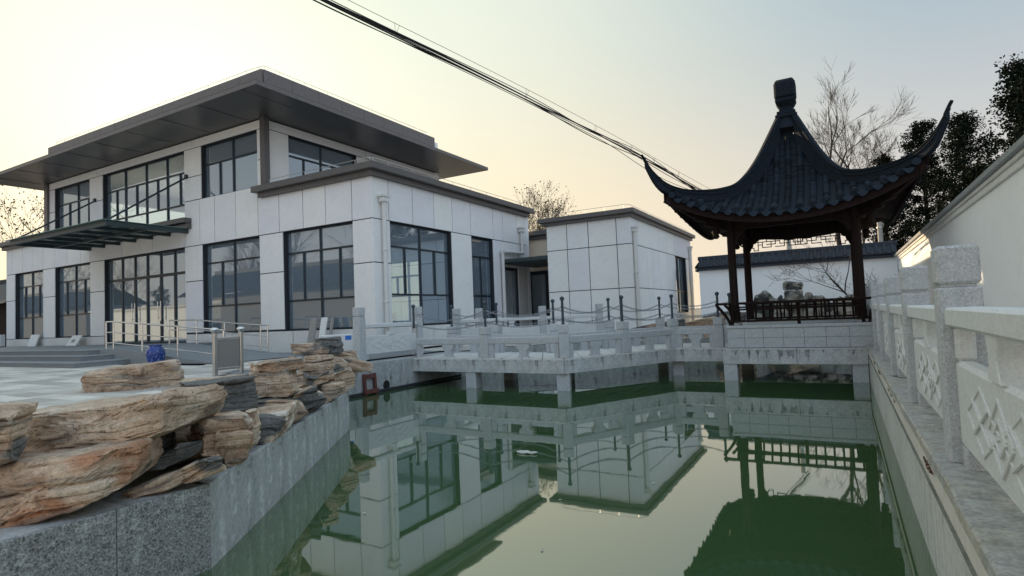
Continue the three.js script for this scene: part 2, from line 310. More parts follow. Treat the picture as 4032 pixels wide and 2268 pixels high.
{ // left wall, near and diagonal stretch
  const w = thing('pond_wall', 'speckled granite pond wall below the stacked tan rocks on the left', 'wall');
  const pieces = [[[-4.42, 3], [-4.42, .9]], [[-4.42, .9], [-4.42, -.4]], [[-4.42, -.4], [-4.42, -1.52]], [[-4.42, -1.52], [-4.42, -2.17]], [[-4.42, -2.17], [-4.42, -2.85]]];
  const mk = (a, b, mat) => {
    const L = Math.hypot(b[0] - a[0], b[1] - a[1]), ux = (b[0] - a[0]) / L * .003, uz = (b[1] - a[1]) / L * .003;
    part('granite_slab', wallAlong([a[0] + ux, a[1] + uz], [b[0] - ux, b[1] - uz], -2.2, -.22, .05, 1, .003), mat, w);
  };
  for (const [a, b] of pieces) mk(a, b, M.graniteDark);
  const A = [-4.42, -2.85], B = [-7.72, -7.6];
  for (let i = 0; i < 6; i++) mk([lerp(A[0], B[0], i / 6), lerp(A[1], B[1], i / 6)], [lerp(A[0], B[0], (i + 1) / 6), lerp(A[1], B[1], (i + 1) / 6)], M.graniteStained);
  part('wall_core', [wallAlong([-4.475, 3], [-4.475, -2.87], -2.2, -.235, .5, 1, 0), wallAlong([-4.475, -2.87], [-7.76, -7.62], -2.2, -.235, .5, 1, 0), wallAlong([-7.72, -7.6], [-10.8, -9.0], -2.2, -.22, .5, 1, 0)], M.slabEdge, w);
}
{ // far left wall with the pipe outlet
  const w = thing('pond_wall', 'stained concrete pond wall with round pipe outlet below the end of the bridge', 'wall');
  part('wall_face', [bx(-10.8, -2.2, -15.6, -11.3, -.07, -9.0, .01), wallAlong([-10.8, -15.601], [-10.8, -17.2], -2.2, -.07, .5, 1, 0)], M.slabEdge, w);
  part('ledge', bx(-10.77, -.87, -15.5, -10.80, -.80, -9.1, .004), M.joint, w);
  const ring = new THREE.TorusGeometry(.115, .012, 8, 24); ring.rotateY(Math.PI / 2); ring.translate(-10.79, -.715, -12.0);
  const disc = new THREE.CylinderGeometry(.11, .11, .02, 24); disc.rotateZ(Math.PI / 2); disc.translate(-10.792, -.715, -12.0);
  part('pipe_outlet', [ring, disc], M.black, w);
}
{
  const w = thing('pond_wall', 'grey concrete pond wall under the far bank rocks beyond the bridge', 'wall');
  const pts = [[-10.8, -17.2], [-9.3, -18.75], [-7.4, -19.8], [-5.2, -20.6], [-3.2, -22.7], [-2.6, -25.2], [.43, -25.2]];
  part('wall_face', pts.slice(1).map((p, i) => wallAlong(pts[i], p, -2.2, -.07, .6, 1, 0)), M.slabEdge, w);
  part('bank_top', sheet([...pts, [.43, -28.6], [-13.2, -28.6], [-13.2, -15.6], [-10.8, -15.6]], [], -.05), M.pave, w);
}

M.algae = std({ color: rgb(.022, .030, .016), roughness: .5 });
function tideBand(label, a, b, h, side) {               // irregular wet algae strip, 3 mm proud of the wall
  const L = Math.hypot(b[0] - a[0], b[1] - a[1]), nx = -(b[1] - a[1]) / L * side * .003, nz = (b[0] - a[0]) / L * side * .003, n = Math.round(L / .06), t = [];
  const P = (k, up) => { const f = k / n, y = up ? WATER + h * (.55 + .9 * fbm3(k * .35, a[0], 2, 3)) : WATER - .1; return [lerp(a[0], b[0], f) + nx, y, lerp(a[1], b[1], f) + nz]; };
  for (let k = 0; k < n; k++) t.push(...P(k, 0), ...P(k + 1, 0), ...P(k + 1, 1), ...P(k, 0), ...P(k + 1, 1), ...P(k, 1));
  return fromTris(t);
}
for (const [nm, list] of [['speckled granite pond wall below', [[[-4.42, 2.9], [-4.42, -2.85], .07, -1], [[-4.42, -2.85], [-7.72, -7.6], .085, -1]]], ['stained concrete pond wall with', [[[-10.8, -9.0], [-10.8, -15.6], .06, -1]]], ['long pale pond wall', [[[.45, -25], [.45, 2.9], .035, -1]]]]) part('algae_band', list.map(([a, b, h, sd]) => tideBand('', a, b, h, sd)), M.algae, scene.children.find((o) => o.userData.label?.startsWith(nm)));

// ------------------------------------------------------------------ windows and facade panels
function windowAt(parent, f, pl, a0, a1, y0, y1, rows, mat = M.glass, fw = .055, rec = .16, name = 'window') {
  const g = sub(name, parent), bars = [], R = rng(Math.round(Math.abs(a0 * 131 + y0 * 977 + pl * 71)));
  const d0 = -rec - .09, d1 = -rec;
  bars.push(wb(f, pl, a0, y0, a0 + fw, y1, d0, d1), wb(f, pl, a1 - fw, y0, a1, y1, d0, d1), wb(f, pl, a0 + fw, y0, a1 - fw, y0 + fw, d0, d1), wb(f, pl, a0 + fw, y1 - fw, a1 - fw, y1, d0, d1));
  rows.forEach(([ya, yb, cuts], i) => {
    if (i) bars.push(wb(f, pl, a0 + fw, ya - fw * .55, a1 - fw, ya + fw * .55, d0, d1 + .004));
    for (const c of cuts) bars.push(wb(f, pl, c - fw * .6, ya + (i ? fw * .55 : fw), c + fw * .6, yb - fw * .5, d0, d1 + .008));
    const e = [a0 + fw * .5, ...cuts, a1 - fw * .5];
    for (let k = 0; k + 1 < e.length; k++) {
      const w = e[k + 1] - e[k], h = yb - ya, q = new THREE.PlaneGeometry(w, h);
      const m = new THREE.Mesh(q, mat); m.name = 'pane'; m.receiveShadow = true;
      const ca = (e[k] + e[k + 1]) / 2, cy = (ya + yb) / 2;
      if (f === 'z') { m.position.set(ca, cy, pl - rec - .045); m.rotation.set((R() - .5) * .006, (R() - .5) * .007, 0); } else { m.position.set(pl - rec - .045, cy, ca); m.rotation.set(0, Math.PI / 2 + (R() - .5) * .007, (R() - .5) * .006); }
      g.add(m);
    }
  });
  part('frame', bars, M.frame, g);
  return g;
}
const GAP = .016;
const panelTones = [1, .965, .985, .945, 1.01].map((v) => { const m = M.panel.clone(); m.color = rgb(v, v, v * (2 - v)); return m; }), pR = rng(222);
function panels(parent, f, pl, list, mat, name = 'panel') { for (const [a0, y0, a1, y1] of list) { const o = (pR() - .5) * .006; part(name, wb(f, pl, a0 + GAP, y0 + GAP, a1 - GAP, y1 - GAP, -.035, o, .004), mat ?? panelTones[Math.floor(pR() * 5)], parent); } }
const rows4 = (a0, a1, y) => { const m = (a0 + a1) / 2, q = (a1 - a0) / 4; return [[y[0], y[1], [m]], [y[1], y[2], [m - q, m, m + q]], [y[2], y[3], [m]]]; };

{ // ---------------------------------------------------------------- main building
  const b = thing('main_building', 'large two-storey white panelled building with dark overhanging roof and glass entrance', 'building');
  const ZF = -14.14, XR = -13.1, XU = -18.37, XL = -40.06, XUL = -35.1, ZB = -24.7;
  // front, ground floor
  const wins = [[-39.0, -35.77], [-34.5, -31.03], [-29.75, -23.4], [-22.22, -18.72], [-17.42, -14.0]];
  const piers = [[XL, -39.0], [-35.77, -34.5], [-31.03, -29.75], [-23.4, -22.22], [-18.72, -17.42], [-14.0, XR]];
  const core = [];
  for (const [a, c] of piers) { panels(b, 'z', ZF, [[a, .84, c, 2.93], [a, 2.93, c, 4.37]]); core.push(wb('z', ZF, a, .0, Math.min(c, XR - .037), 4.37, -.35, -.036, 0)); }
  for (const [a, c] of wins) if (a !== -29.75) core.push(wb('z', ZF, a, 0, c, .80, -.35, -.03, 0));
  const plinthCuts = [XL, -37.2, -34.5, -31.03, -29.75];
  for (let i = 0; i + 1 < plinthCuts.length; i++) panels(b, 'z', ZF, [[plinthCuts[i], 0, plinthCuts[i + 1], .84]], M.plinth, 'plinth_panel');
  panels(b, 'z', ZF, [[-23.4, 0, -20.4, .8], [-20.4, 0, -17.0, .8], [-17.0, 0, XR, .8]], M.plinth, 'plinth_panel');
  const jl = [XL, -39.33, -38.12, -36.98, -35.77, -34.55, -33.23, -31.93, -31.02, -28.19, -25.77, -23.38, -22.36, -21.39, -20.08, -18.76, -17.6, -16.35, -15.23, -14.0, XR];
  for (let i = 0; i + 1 < jl.length; i++) {
    const a = jl[i], c = jl[i + 1], top = c <= XUL + .6 || a >= XU - .5 ? 5.8 : (a >= -29 && a < -23.4) || a === -31.02 ? 5.08 : 6.24;
    panels(b, 'z', ZF, [[a, 4.37, c, top]]);
  }
  core.push(wb('z', ZF, XL, 4.37, XR - .037, 5.08, -.35, -.036, 0), wb('z', ZF, XL, 5.08, -29.84, 6.24, -.35, -.036, 0), wb('z', ZF, -23.38, 5.08, XR - .037, 6.1, -.35, -.036, 0));
  // front, upper floor
  const up = [[XUL, -34.5], [-31.03, -29.84], [-23.38, -22.22], [-18.76, XU]];
  for (const [a, c] of up) { panels(b, 'z', ZF, [[a, 6.24, c, 7.22], [a, 7.22, c, 8.39]]); core.push(wb('z', ZF, a, 6.1, Math.min(c, XU - .037), 8.39, -.35, -.036, 0)); }
  panels(b, 'z', ZF, [[XUL, 8.39, -30.4, 8.74], [-30.4, 8.39, -26.6, 8.74], [-26.6, 8.39, -22.8, 8.74], [-22.8, 8.39, XU, 8.74]]);
  core.push(wb('z', ZF, XUL, 8.39, XU - .037, 10.4, -.35, -.036, 0));
  // right face, ground floor
  const rp = [[-14.98, ZF], [-19.93, -18.52], [-22.3, -21.62]];
  panels(b, 'x', XR, [[-23.82, 3.55, -22.3, 4.37], [ZB, 3.55, -23.82, 4.37]]); panels(b, 'x', XR, [[ZB, .03, -23.78, 3.55], [-22.55, .03, -22.3, 3.55], [-23.77, 3.2, -22.56, 3.55]], M.plinth, 'plinth_panel');
  core.push(wb('x', XR, ZB, 0, -23.78, 4.37, -.35, -.036, 0), wb('x', XR, -22.56, 0, -22.3, 4.37, -.35, -.036, 0), wb('x', XR, -23.78, 3.2, -22.56, 4.37, -.35, -.036, 0));
  windowAt(b, 'x', XR, -23.77, -22.56, .03, 3.18, [[.03, 3.18, []]], M.glass, .1, .06, 'door');
  rp.forEach(([a, c], i) => { panels(b, 'x', XR, i < 1 ? [[a, .8, c, 2.93], [a, 2.93, c, 4.37]] : [[a, .8, c, 4.37]]); core.push(wb('x', XR, a, 0, c - (i ? 0 : .36), 4.37, -.35, -.036, 0)); });
  panels(b, 'x', XR, [[-22.3, 0, -20.5, .8], [-20.5, 0, -17.2, .8], [-17.2, 0, ZF, .8]], M.plinth, 'plinth_panel');
  core.push(wb('x', XR, -22.3, 0, ZF - .36, .78, -.35, -.033, 0), wb('x', XR, ZB, 4.37, ZF - .36, 6.1, -.35, -.036, 0));
  const jr = [ZB, -23.82, -22.53, -21.68, -19.91, -18.61, -17.44, -16.2, -14.94, ZF];
  for (let i = 0; i + 1 < jr.length; i++) panels(b, 'x', XR, [[jr[i], 4.37, jr[i + 1], 5.8]]);
  // right face, upper floor
  for (const [a, c] of [[-15.28, ZF], [-20.22, -18.93], [ZB, -23.93]]) { panels(b, 'x', XU, [[a, 6.1, c, 8.39]]); core.push(wb('x', XU, a, 6.1, c - (a > -16 ? .36 : 0), 8.39, -.35, -.036, 0)); }
  panels(b, 'x', XU, [[ZB, 8.39, -19.5, 8.74], [-19.5, 8.39, ZF, 8.74]]);
  core.push(wb('x', XU, ZB, 8.39, ZF - .36, 10.4, -.35, -.036, 0), wb('x', XU, ZB, 6.0, ZF - .36, 6.45, -.35, -.034, 0));
  part('wall', core, M.joint, b);
  // back and left walls with openings that let the sky show through
  const back = [];
  const backWall = (y0, y1, x0, x1, holes) => { let x = x0; for (const [a, c, s, t] of holes) { back.push(bx(x, y0, ZB - .3, a, y1, ZB, 0), bx(a, y0, ZB - .3, c, s, ZB, 0), bx(a, t, ZB - .3, c, y1, ZB, 0)); x = c; } back.push(bx(x, y0, ZB - .3, x1, y1, ZB, 0)); };
  backWall(0, 5.9, XL, XR, [[-22.1, -18.9, .9, 4.25], [-16.3, -14.9, .9, 4.3]]);
  backWall(6.0, 10.4, XUL, XU, []);
  back.push(bx(XL, 0, ZB, XL + .3, 1.2, ZF - .36, 0), bx(XL, 3.9, ZB, XL + .3, 5.9, ZF - .36, 0), bx(XL, 1.2, ZB, XL + .3, 3.9, ZF - .36, 0));
  back.push(bx(XUL, 6, ZB, XUL + .3, 6.6, ZF - .36, 0), bx(XUL, 8.2, ZB, XUL + .3, 10.4, ZF - .36, 0), bx(XUL, 6.6, ZB, XUL + .3, 8.2, -22.8, 0), bx(XUL, 6.6, -16, XUL + .3, 8.2, ZF - .36, 0));
  part('rear_wall', back, M.plaster, b);
  windowAt(b, 'z', ZB - .1, -22.1, -18.9, .9, 4.25, rows4(-22.1, -18.9, [.9, 2.35, 3.4, 4.25]), M.glassClear, .09, 0);
  windowAt(b, 'z', ZB - .1, -16.3, -14.9, .9, 4.3, [[.9, 2.2, [-15.6]], [2.2, 3.4, [-15.85, -15.35]], [3.4, 4.3, [-15.6]]], M.glassClear, .09, 0);
  // floors, ceilings, partitions
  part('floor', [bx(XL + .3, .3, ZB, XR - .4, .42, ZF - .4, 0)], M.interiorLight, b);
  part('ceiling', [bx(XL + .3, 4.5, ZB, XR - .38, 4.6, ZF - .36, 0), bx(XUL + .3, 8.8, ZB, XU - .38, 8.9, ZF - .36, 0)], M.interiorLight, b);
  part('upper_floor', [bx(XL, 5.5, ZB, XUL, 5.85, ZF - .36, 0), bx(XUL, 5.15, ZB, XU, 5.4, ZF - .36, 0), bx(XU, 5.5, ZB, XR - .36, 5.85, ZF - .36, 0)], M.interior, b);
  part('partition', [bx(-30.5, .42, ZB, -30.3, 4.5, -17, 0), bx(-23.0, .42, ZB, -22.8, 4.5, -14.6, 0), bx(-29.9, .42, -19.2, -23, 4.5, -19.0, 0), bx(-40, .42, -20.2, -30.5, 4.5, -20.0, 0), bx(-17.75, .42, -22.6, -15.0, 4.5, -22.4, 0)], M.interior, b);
  // window lights
  windowAt(b, 'z', ZF, -39.0, -35.77, .84, 4.37, rows4(-39.0, -35.77, [.84, 1.95, 3.62, 4.37]));
  windowAt(b, 'z', ZF, -34.5, -31.03, .84, 4.37, rows4(-34.5, -31.03, [.84, 1.95, 3.62, 4.37]));
  windowAt(b, 'z', ZF, -22.22, -18.72, .8, 4.37, [[.8, 1.87, [-20.42]], [1.87, 3.6, [-21.2, -20.42]], [3.6, 4.37, [-20.42]]]);
  windowAt(b, 'z', ZF, -17.42, -14.0, .8, 4.37, [[.8, 1.86, [-15.7]], [1.86, 3.57, [-16.55, -15.7, -14.78]], [3.57, 4.37, [-15.7]]]);
  windowAt(b, 'z', ZF, -34.5, -31.03, 6.24, 8.39, [[6.24, 7.55, [-33.36, -32.5, -31.49]], [7.55, 8.39, [-32.5]]], M.glass);
  windowAt(b, 'z', ZF, -29.84, -23.38, 5.3, 8.39, [[5.3, 6.2, [-28.19, -26.48, -24.88]], [6.2, 7.55, [-28.93, -28.19, -27.27, -26.48, -25.62, -24.88, -23.94]], [7.55, 8.39, [-28.19, -26.48, -24.88]]], M.glass);
  windowAt(b, 'z', ZF, -22.22, -18.76, 6.24, 8.39, [[6.24, 7.62, [-21.24, -20.4]], [7.62, 8.39, [-20.4]]], M.glass);
  windowAt(b, 'x', XR, -18.52, -14.98, .8, 4.37, [[.8, 1.9, [-16.75]], [1.9, 3.55, [-17.6, -16.75, -15.9]], [3.55, 4.37, [-16.75]]], M.glass);
  windowAt(b, 'x', XR, -21.62, -19.93, .8, 4.37, [[.8, 1.9, [-20.8]], [1.9, 3.55, [-20.8]], [3.55, 4.37, []]], M.glass);
  windowAt(b, 'x', XU, -18.93, -15.28, 6.45, 8.39, [[6.45, 7.64, [-17.95, -17.04, -16.15]], [7.64, 8.39, [-17.04]]], M.glass);
  windowAt(b, 'x', XU, -23.93, -20.22, 6.45, 8.39, [[6.45, 7.64, [-22.9, -22.07, -21.2]], [7.64, 8.39, [-22.07]]], M.glass);
  // glass entrance: side lights, transom, four door leaves with long pull handles
  windowAt(b, 'z', ZF, -29.75, -23.4, 3.36, 4.37, [[3.36, 4.37, [-28.52, -27.46, -26.48, -25.44, -24.4]]], M.glass, .06);
  windowAt(b, 'z', ZF, -29.75, -28.52, .45, 3.36, [[.45, 3.36, []]], M.glass, .05);
  windowAt(b, 'z', ZF, -24.4, -23.4, .45, 3.36, [[.45, 3.36, []]], M.glass, .05);
  for (const [a, c, hx] of [[-28.52, -27.46, -27.56], [-27.46, -26.48, -27.34], [-26.48, -25.44, -25.55], [-25.44, -24.4, -25.32]]) {
    const d = windowAt(b, 'z', ZF, a + .01, c - .01, .46, 3.35, [[.46, 3.35, []]], M.glass, .055, .15, 'door');
    const hz = ZF - .08;
    part('handle', [bar([hx, 1.4, hz], [hx, 2.25, hz], .018), bar([hx, 1.55, hz], [hx, 1.55, hz - .07], .012), bar([hx, 2.1, hz], [hx, 2.1, hz - .07], .012)], M.steel, d);
  }
  // cornices of the low parts
  const corn = (x0, x1, z0, z1, name) => {
    part(name, [bx(x0 - .35, 5.92, z0 - .35, x1 + .35, 6.14, z1 + .35, .012), bx(x0 - .16, 5.74, z0 - .16, x1 + .16, 5.918, z1 + .16, .008)], M.trim, b);
  };
  corn(XU + .02, XR, ZB, ZF, 'cornice'); corn(XL, XUL - .02, ZB, ZF, 'cornice');
  part('roof_flashing', [bx(XU, 6.145, ZB + .2, XR - .1, 6.16, ZF - .1, 0), bx(XL + .1, 6.145, ZB + .2, XUL, 6.16, ZF - .1, 0)], M.roofTop, b);
  part('corner_trim', [bx(XU - .03, 5.745, ZF - .1, XU + .22, 8.75, ZF + .14, .008)].map((g) => g), M.trim, b);
  part('corner_trim', bx(XUL - .3, 5.745, ZF - .06, XUL + .05, 8.75, ZF + .1, .008), M.trim, b);
  part('eyebrow_trim', [bx(-31.3, 5.32, ZF, -22.9, 5.52, ZF + .34, .01), bx(-31.3, 5.1, ZF, -22.9, 5.3, ZF + .2, .01)], M.trim, b);
  // upper roof: flat soffit, thin fascia, sloping roof plate, parapet
  const ex0 = -37.0, ex1 = -15.9, ez1 = -12.0, ez0 = -26.05, ys = 8.76;
  part('soffit', bx(ex0 + .03, ys, ez0 + .03, ex1 - .03, ys + .06, ez1 - .03, 0), M.soffit, b);
  for (let i = 0; i < 9; i++) part('soffit_rib', bx(-35.6 + i * 2.35, ys - .012, ZF + .12, -35.5 + i * 2.35, ys - .002, ez1 - .1, .002), M.soffit, b);
  part('fascia', [bx(ex0, ys - .01, ez1 - .03, ex1, ys + .14, ez1, .004), bx(ex1 - .03, ys - .01, ez0, ex1, ys + .14, ez1 - .031, .004), bx(ex0, ys - .01, ez0, ex0 + .03, ys + .14, ez1 - .031, .004), bx(ex0 + .031, ys - .01, ez0, ex1 - .031, ys + .14, ez0 + .03, .004)], M.fascia, b);
  const y0 = ys + .145, y1 = 10.02, A = [[ex0, ez1], [ex1, ez1], [ex1, ez0], [ex0, ez0]], B = [[XUL - .05, ZF + .05], [XU + .05, ZF + .05], [XU + .05, ZB - .2], [XUL - .05, ZB - .2]];
  for (let i = 0; i < 4; i++) {
    const j = (i + 1) % 4, t = [];
    const P = (q, y) => [q[0], y, q[1]];
    t.push(...P(A[i], y0), ...P(A[j], y0), ...P(B[j], y1), ...P(A[i], y0), ...P(B[j], y1), ...P(B[i], y1));
    t.push(...P(A[j], y0 - .02), ...P(A[i], y0 - .02), ...P(B[j], y1 - .03), ...P(B[j], y1 - .03), ...P(A[i], y0 - .02), ...P(B[i], y1 - .03));
    part('roof_slope', fromTris(t), M.roofTop, b);
  }
  for (let i = 0; i < 13; i++) { const a = XUL + i * (XU - XUL) / 13; part('parapet_panel', bx(a + .006, 9.9, ZF - .04, a + (XU - XUL) / 13 - .006, 10.62, ZF + .04, .006), M.fascia, b); }
  for (let i = 0; i < 8; i++) { const a = ZB + i * (ZF - .05 - ZB) / 8; part('parapet_panel', bx(XU - .04, 9.9, a + .005, XU + .04, 10.62, a + (ZF - .05 - ZB) / 8 - .005, .006), M.fascia, b); }
  part('parapet', [bx(XUL, 9.9, ZB - .04, XU, 10.6, ZB + .04, .004), bx(XUL - .03, 9.9, ZB, XUL + .04, 10.6, ZF, .004), bx(XUL + .04, 10.2, ZB + .04, XU - .04, 10.3, ZF - .04, 0)], M.fascia, b);
  // thin lightning conductor rails
  const railing = (pts, y, h) => { const g = [tube(pts.map(([x, z]) => [x, y + h, z]), .011, pts.length * 6, 5)]; for (let i = 0; i + 1 < pts.length; i++) { const n = Math.max(1, Math.round(Math.hypot(pts[i + 1][0] - pts[i][0], pts[i + 1][1] - pts[i][1]) / 1.2)); for (let k = 0; k < n; k++) { const x = lerp(pts[i][0], pts[i + 1][0], (k + .5) / n), z = lerp(pts[i][1], pts[i + 1][1], (k + .5) / n); g.push(bar([x, y, z], [x, y + h, z], .008, 5)); } } return g; };
  const den = (pts) => pts.flatMap((p, i) => i + 1 < pts.length ? [p, [lerp(p[0], pts[i + 1][0], .02), lerp(p[1], pts[i + 1][1], .02)], [lerp(p[0], pts[i + 1][0], .98), lerp(p[1], pts[i + 1][1], .98)]] : [p]);
  part('roof_rail', railing(den([[XUL + .6, ZF - .05], [XU - .06, ZF - .05], [XU - .06, ZB + .5]]), 10.62, .17), M.steelDull, b);
  part('roof_rail', railing(den([[XU + .4, ZF + .1], [XR + .1, ZF + .1], [XR + .1, ZB + .3]]), 6.14, .2), M.steelDull, b);
  // entrance canopy on two tie rods
  const cx0 = -31.0, cx1 = -23.12, cz = -11.05, cy = 5.0;
  part('canopy_beam', [bx(cx0, cy - .09, cz - .12, cx1, cy + .09, cz, .006), bx(cx0, cy - .09, ZF, cx0 + .12, cy + .09, cz - .121, .006), bx(cx1 - .12, cy - .09, ZF, cx1, cy + .09, cz - .121, .006), bx(cx0 + .121, cy - .09, -12.7, cx1 - .121, cy + .06, -12.58, .006)], M.canopy, b);
  for (let i = 1; i < 6; i++) { const x = lerp(cx0, cx1, i / 6); part('canopy_joist', bx(x - .07, cy - .07, ZF, x + .07, cy + .055, cz - .122, .005), M.canopy, b); }
  for (let i = 0; i < 6; i++) part('canopy_glass', bx(lerp(cx0, cx1, i / 6) + .006 - (i ? 0 : .12), cy + .094, ZF + .01, lerp(cx0, cx1, (i + 1) / 6) - .006 + (i === 5 ? .1 : 0), cy + .11, cz + .16, .003), M.canopyGlass, b);
  for (const [x, xe] of [[-30.46, -30.9], [-23.17, -23.25]]) part('tie_rod', [bar([x, 7.27, ZF - .02], [xe, cy + .12, cz - .1], .035), bx(x - .07, 7.19, ZF - .02, x + .07, 7.35, ZF + .1, .01), bar([xe, cy + .08, cz - .1], [xe, cy + .2, cz - .1], .05)], M.frame, b);
  // rainwater pipes
  const hopper = (x, y, z) => [bx(x - .11, y, z - .15, x + .11, y + .17, z + .15, .02), bx(x - .13, y + .17, z - .19, x + .13, y + .25, z + .19, .01)];
  const collars = (x, z, ys2) => ys2.map((y) => bx(x - .085, y, z - .085, x + .085, y + .06, z + .085, .02));
  part('downpipe', [bar([-12.97, .1, -14.56], [-12.97, 4.95, -14.56], .075, 14), ...hopper(-12.97, 4.92, -14.56), ...collars(-12.97, -14.56, [1.6, 3.3])], M.pipe, b);
  part('downpipe', [bar([-12.97, 3.9, -24.05], [-12.97, 4.95, -24.05], .075, 12), ...hopper(-12.97, 4.92, -24.05), bar([-12.97, 3.93, -24.12], [-12.97, 3.86, -22.14], .075, 12), bar([-12.97, 3.92, -22.2], [-12.97, .1, -22.2], .075, 12), bx(-13.06, 3.78, -22.3, -12.88, 3.96, -22.1, .03)], M.pipe, b);
}
{ // ---------------------------------------------------------------- link between the two buildings
  const l = thing('link_building', 'low recessed link with dark doors between the two white buildings', 'building');
  part('wall', [bx(-14.6, 0, -25.9, -13.52, 4.8, -25.5, 0), bx(-13.52, 3.16, -25.9, -12.38, 4.8, -25.5, 0), bx(-12.38, 0, -25.9, -10.9, 4.8, -25.5, 0), bx(-20, 4.0, -30, -10.9, 4.6, -25.91, 0)], M.warmWall, l);
  part('cornice', [bx(-20.3, 4.88, -30.3, -10.95, 5.10, -25.16, .01), bx(-20.2, 4.70, -30.2, -10.95, 4.878, -25.34, .008)], M.trim, l);
  part('canopy', [bx(-13.06, 3.36, -25.48, -10.87, 3.53, -22.3, .01), bx(-13.06, 3.32, -25.4, -10.9, 3.358, -22.5, .004)], M.canopy, l);
  part('floor', bx(-13.06, -.1, -25.48, -10.87, .03, -22.3, 0), M.pave, l);
  const d2 = windowAt(l, 'z', -25.5, -13.5, -12.4, .03, 3.14, [[.03, 3.14, []]], M.glass, .17, .03, 'door');
  part('handle', bar([-12.62, 1.0, -25.5], [-12.62, 1.2, -25.5], .015), M.steel, d2);
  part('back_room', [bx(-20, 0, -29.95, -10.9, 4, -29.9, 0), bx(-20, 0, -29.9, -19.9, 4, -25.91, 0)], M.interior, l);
}
{ // ---------------------------------------------------------------- small building
  const b = thing('small_building', 'small single-storey white panelled building right of the passage', 'building');
  const X0 = -10.83, X1 = -7.136, Z1 = -22.3, Z0 = -32.81, T = 4.82;
  part('wall', [bx(X0, 0, Z1 - .39, X1 - .037, T + .1, Z1 - .037, 0), bx(X0, 0, Z0, X0 + .3, T + .1, Z1 - .4, 0), bx(X0 + .31, 0, Z0, X1 - .037, T + .1, Z0 + .3, 0), bx(X1 - .4, 0, -29.24, X1 - .037, T + .1, Z1 - .4, 0), bx(X1 - .4, 3.68, -31.58, X1 - .037, T + .1, -29.25, 0), bx(X1 - .4, 0, -31.58, X1 - .037, .84, -29.25, 0), bx(X1 - .4, 0, Z0 + .31, X1 - .037, T + .1, -31.59, 0), bx(X0 + .31, T - .2, Z0 + .31, X1 - .41, T, Z1 - .41, 0)], M.joint, b);
  const fx = [X0, -9.89, -8.93, -7.72, X1], yy = [.15, 1.93, 3.68, T];
  for (let i = 0; i < 4; i++) for (let k = 0; k < 3; k++) panels(b, 'z', Z1, [[fx[i], yy[k], fx[i + 1], yy[k + 1]]]);
  const rz = [Z1, -23.18, -24.43, -25.18, -26.36, -27.71, -29.24];
  for (let i = 0; i < 6; i++) panels(b, 'x', X1, [[rz[i + 1], .15, rz[i], 1.93], [rz[i + 1], 1.93, rz[i], 3.68]]);
  const rt = [Z1, -23.18, -26.36, -27.71, -29.24, -30.78, Z0];
  for (let i = 0; i < 6; i++) panels(b, 'x', X1, [[rt[i + 1], 3.68, rt[i], T]]);
  panels(b, 'x', X1, [[Z0, .15, -31.59, 3.68], [-31.58, .15, -29.25, .84]]);
  windowAt(b, 'x', X1, -31.58, -29.25, .84, 3.68, [[.84, 1.92, [-30.4]], [1.92, 3.68, [-30.4]]]);
  part('cornice', [bx(X0 - .28, 4.88, Z0 - .28, X1 + .24, 5.06, Z1 + .26, .012), bx(X0 - .13, 4.74, Z0 - .13, X1 + .11, 4.878, Z1 + .13, .008)], M.trim, b);
  const P = [[X0 + .16, Z1 + .1], [X1 - .1, Z1 + .1], [X1, Z1 - .1], [X1, Z0 + .4]];
  const g = [tube(P.flatMap((p, i) => i < 3 ? [p, [lerp(p[0], P[i + 1][0], .05), lerp(p[1], P[i + 1][1], .05)], [lerp(p[0], P[i + 1][0], .95), lerp(p[1], P[i + 1][1], .95)]] : [p]).map(([x, z]) => [x, 5.24, z]), .010, 60, 5)];
  for (let i = 0; i < 5; i++) g.push(bar([X0 + .3 + i * .8, 5.06, Z1 + .1], [X0 + .3 + i * .8, 5.24, Z1 + .1], .008, 5));
  for (let i = 0; i < 9; i++) g.push(bar([X1, 5.06, Z1 - .6 - i * 1.05], [X1, 5.24, Z1 - .6 - i * 1.05], .008, 5));
  part('roof_rail', g, M.steelDull, b);
  for (const z of [-22.56, -32.25]) part('downpipe', [bar([X1 + .09, .1, z], [X1 + .09, 4.2, z], .078, 14), bx(X1, 4.15, z - .14, X1 + .18, 4.30, z + .14, .02), bx(X1, 4.30, z - .17, X1 + .21, 4.38, z + .17, .01), bx(X1, 2.5, z - .1, X1 + .175, 2.56, z + .1, .01)], M.pipe, b);
}

// ------------------------------------------------------------------ platform, steps, ramp
{
  const p = thing('entrance_steps', 'grey stone platform with three steps before the glass entrance', 'steps');
  const lv = [[.15, -19.5, -8.45], [.30, -20.45, -9.05], [.45, -21.4, -9.65]];
  for (const [y, x, z] of lv) {
    part('riser', bx(-46, y - .15 + (y > .2 ? .001 : 0), -14.1, x - .02, y - .032, z - .02, .004), M.stepFace, p);
    for (let k = 0; k < 12; k++) part('tread_slab', bx(x - 1.3 * (k + 1) + .004, y - .032, z - (y > .4 ? 1.2 : .66), x - 1.3 * k - .004, y, z, .006), M.stepTop, p);
    if (y < .4) for (let k = 0; k < 3; k++) part('tread_slab', bx(x - .99, y - .032, z - .67 - 1.0 * (k + 1) + .004, x, y - .0005, z - .67 - 1.0 * k - .004, .006), M.stepTop, p);
  }
  for (let k = 0; k < 18; k++) part('platform_slab', bx(-21.4 - 1.3 * (k + 1) + .004, .418, -14.1, -21.4 - 1.3 * k - .004, .45, -10.86, .006), M.stepTop, p);
  part('platform', bx(-31.5, 0, -14.12, -21.41, .417, -10.9, 0), M.stepFace, p);
}
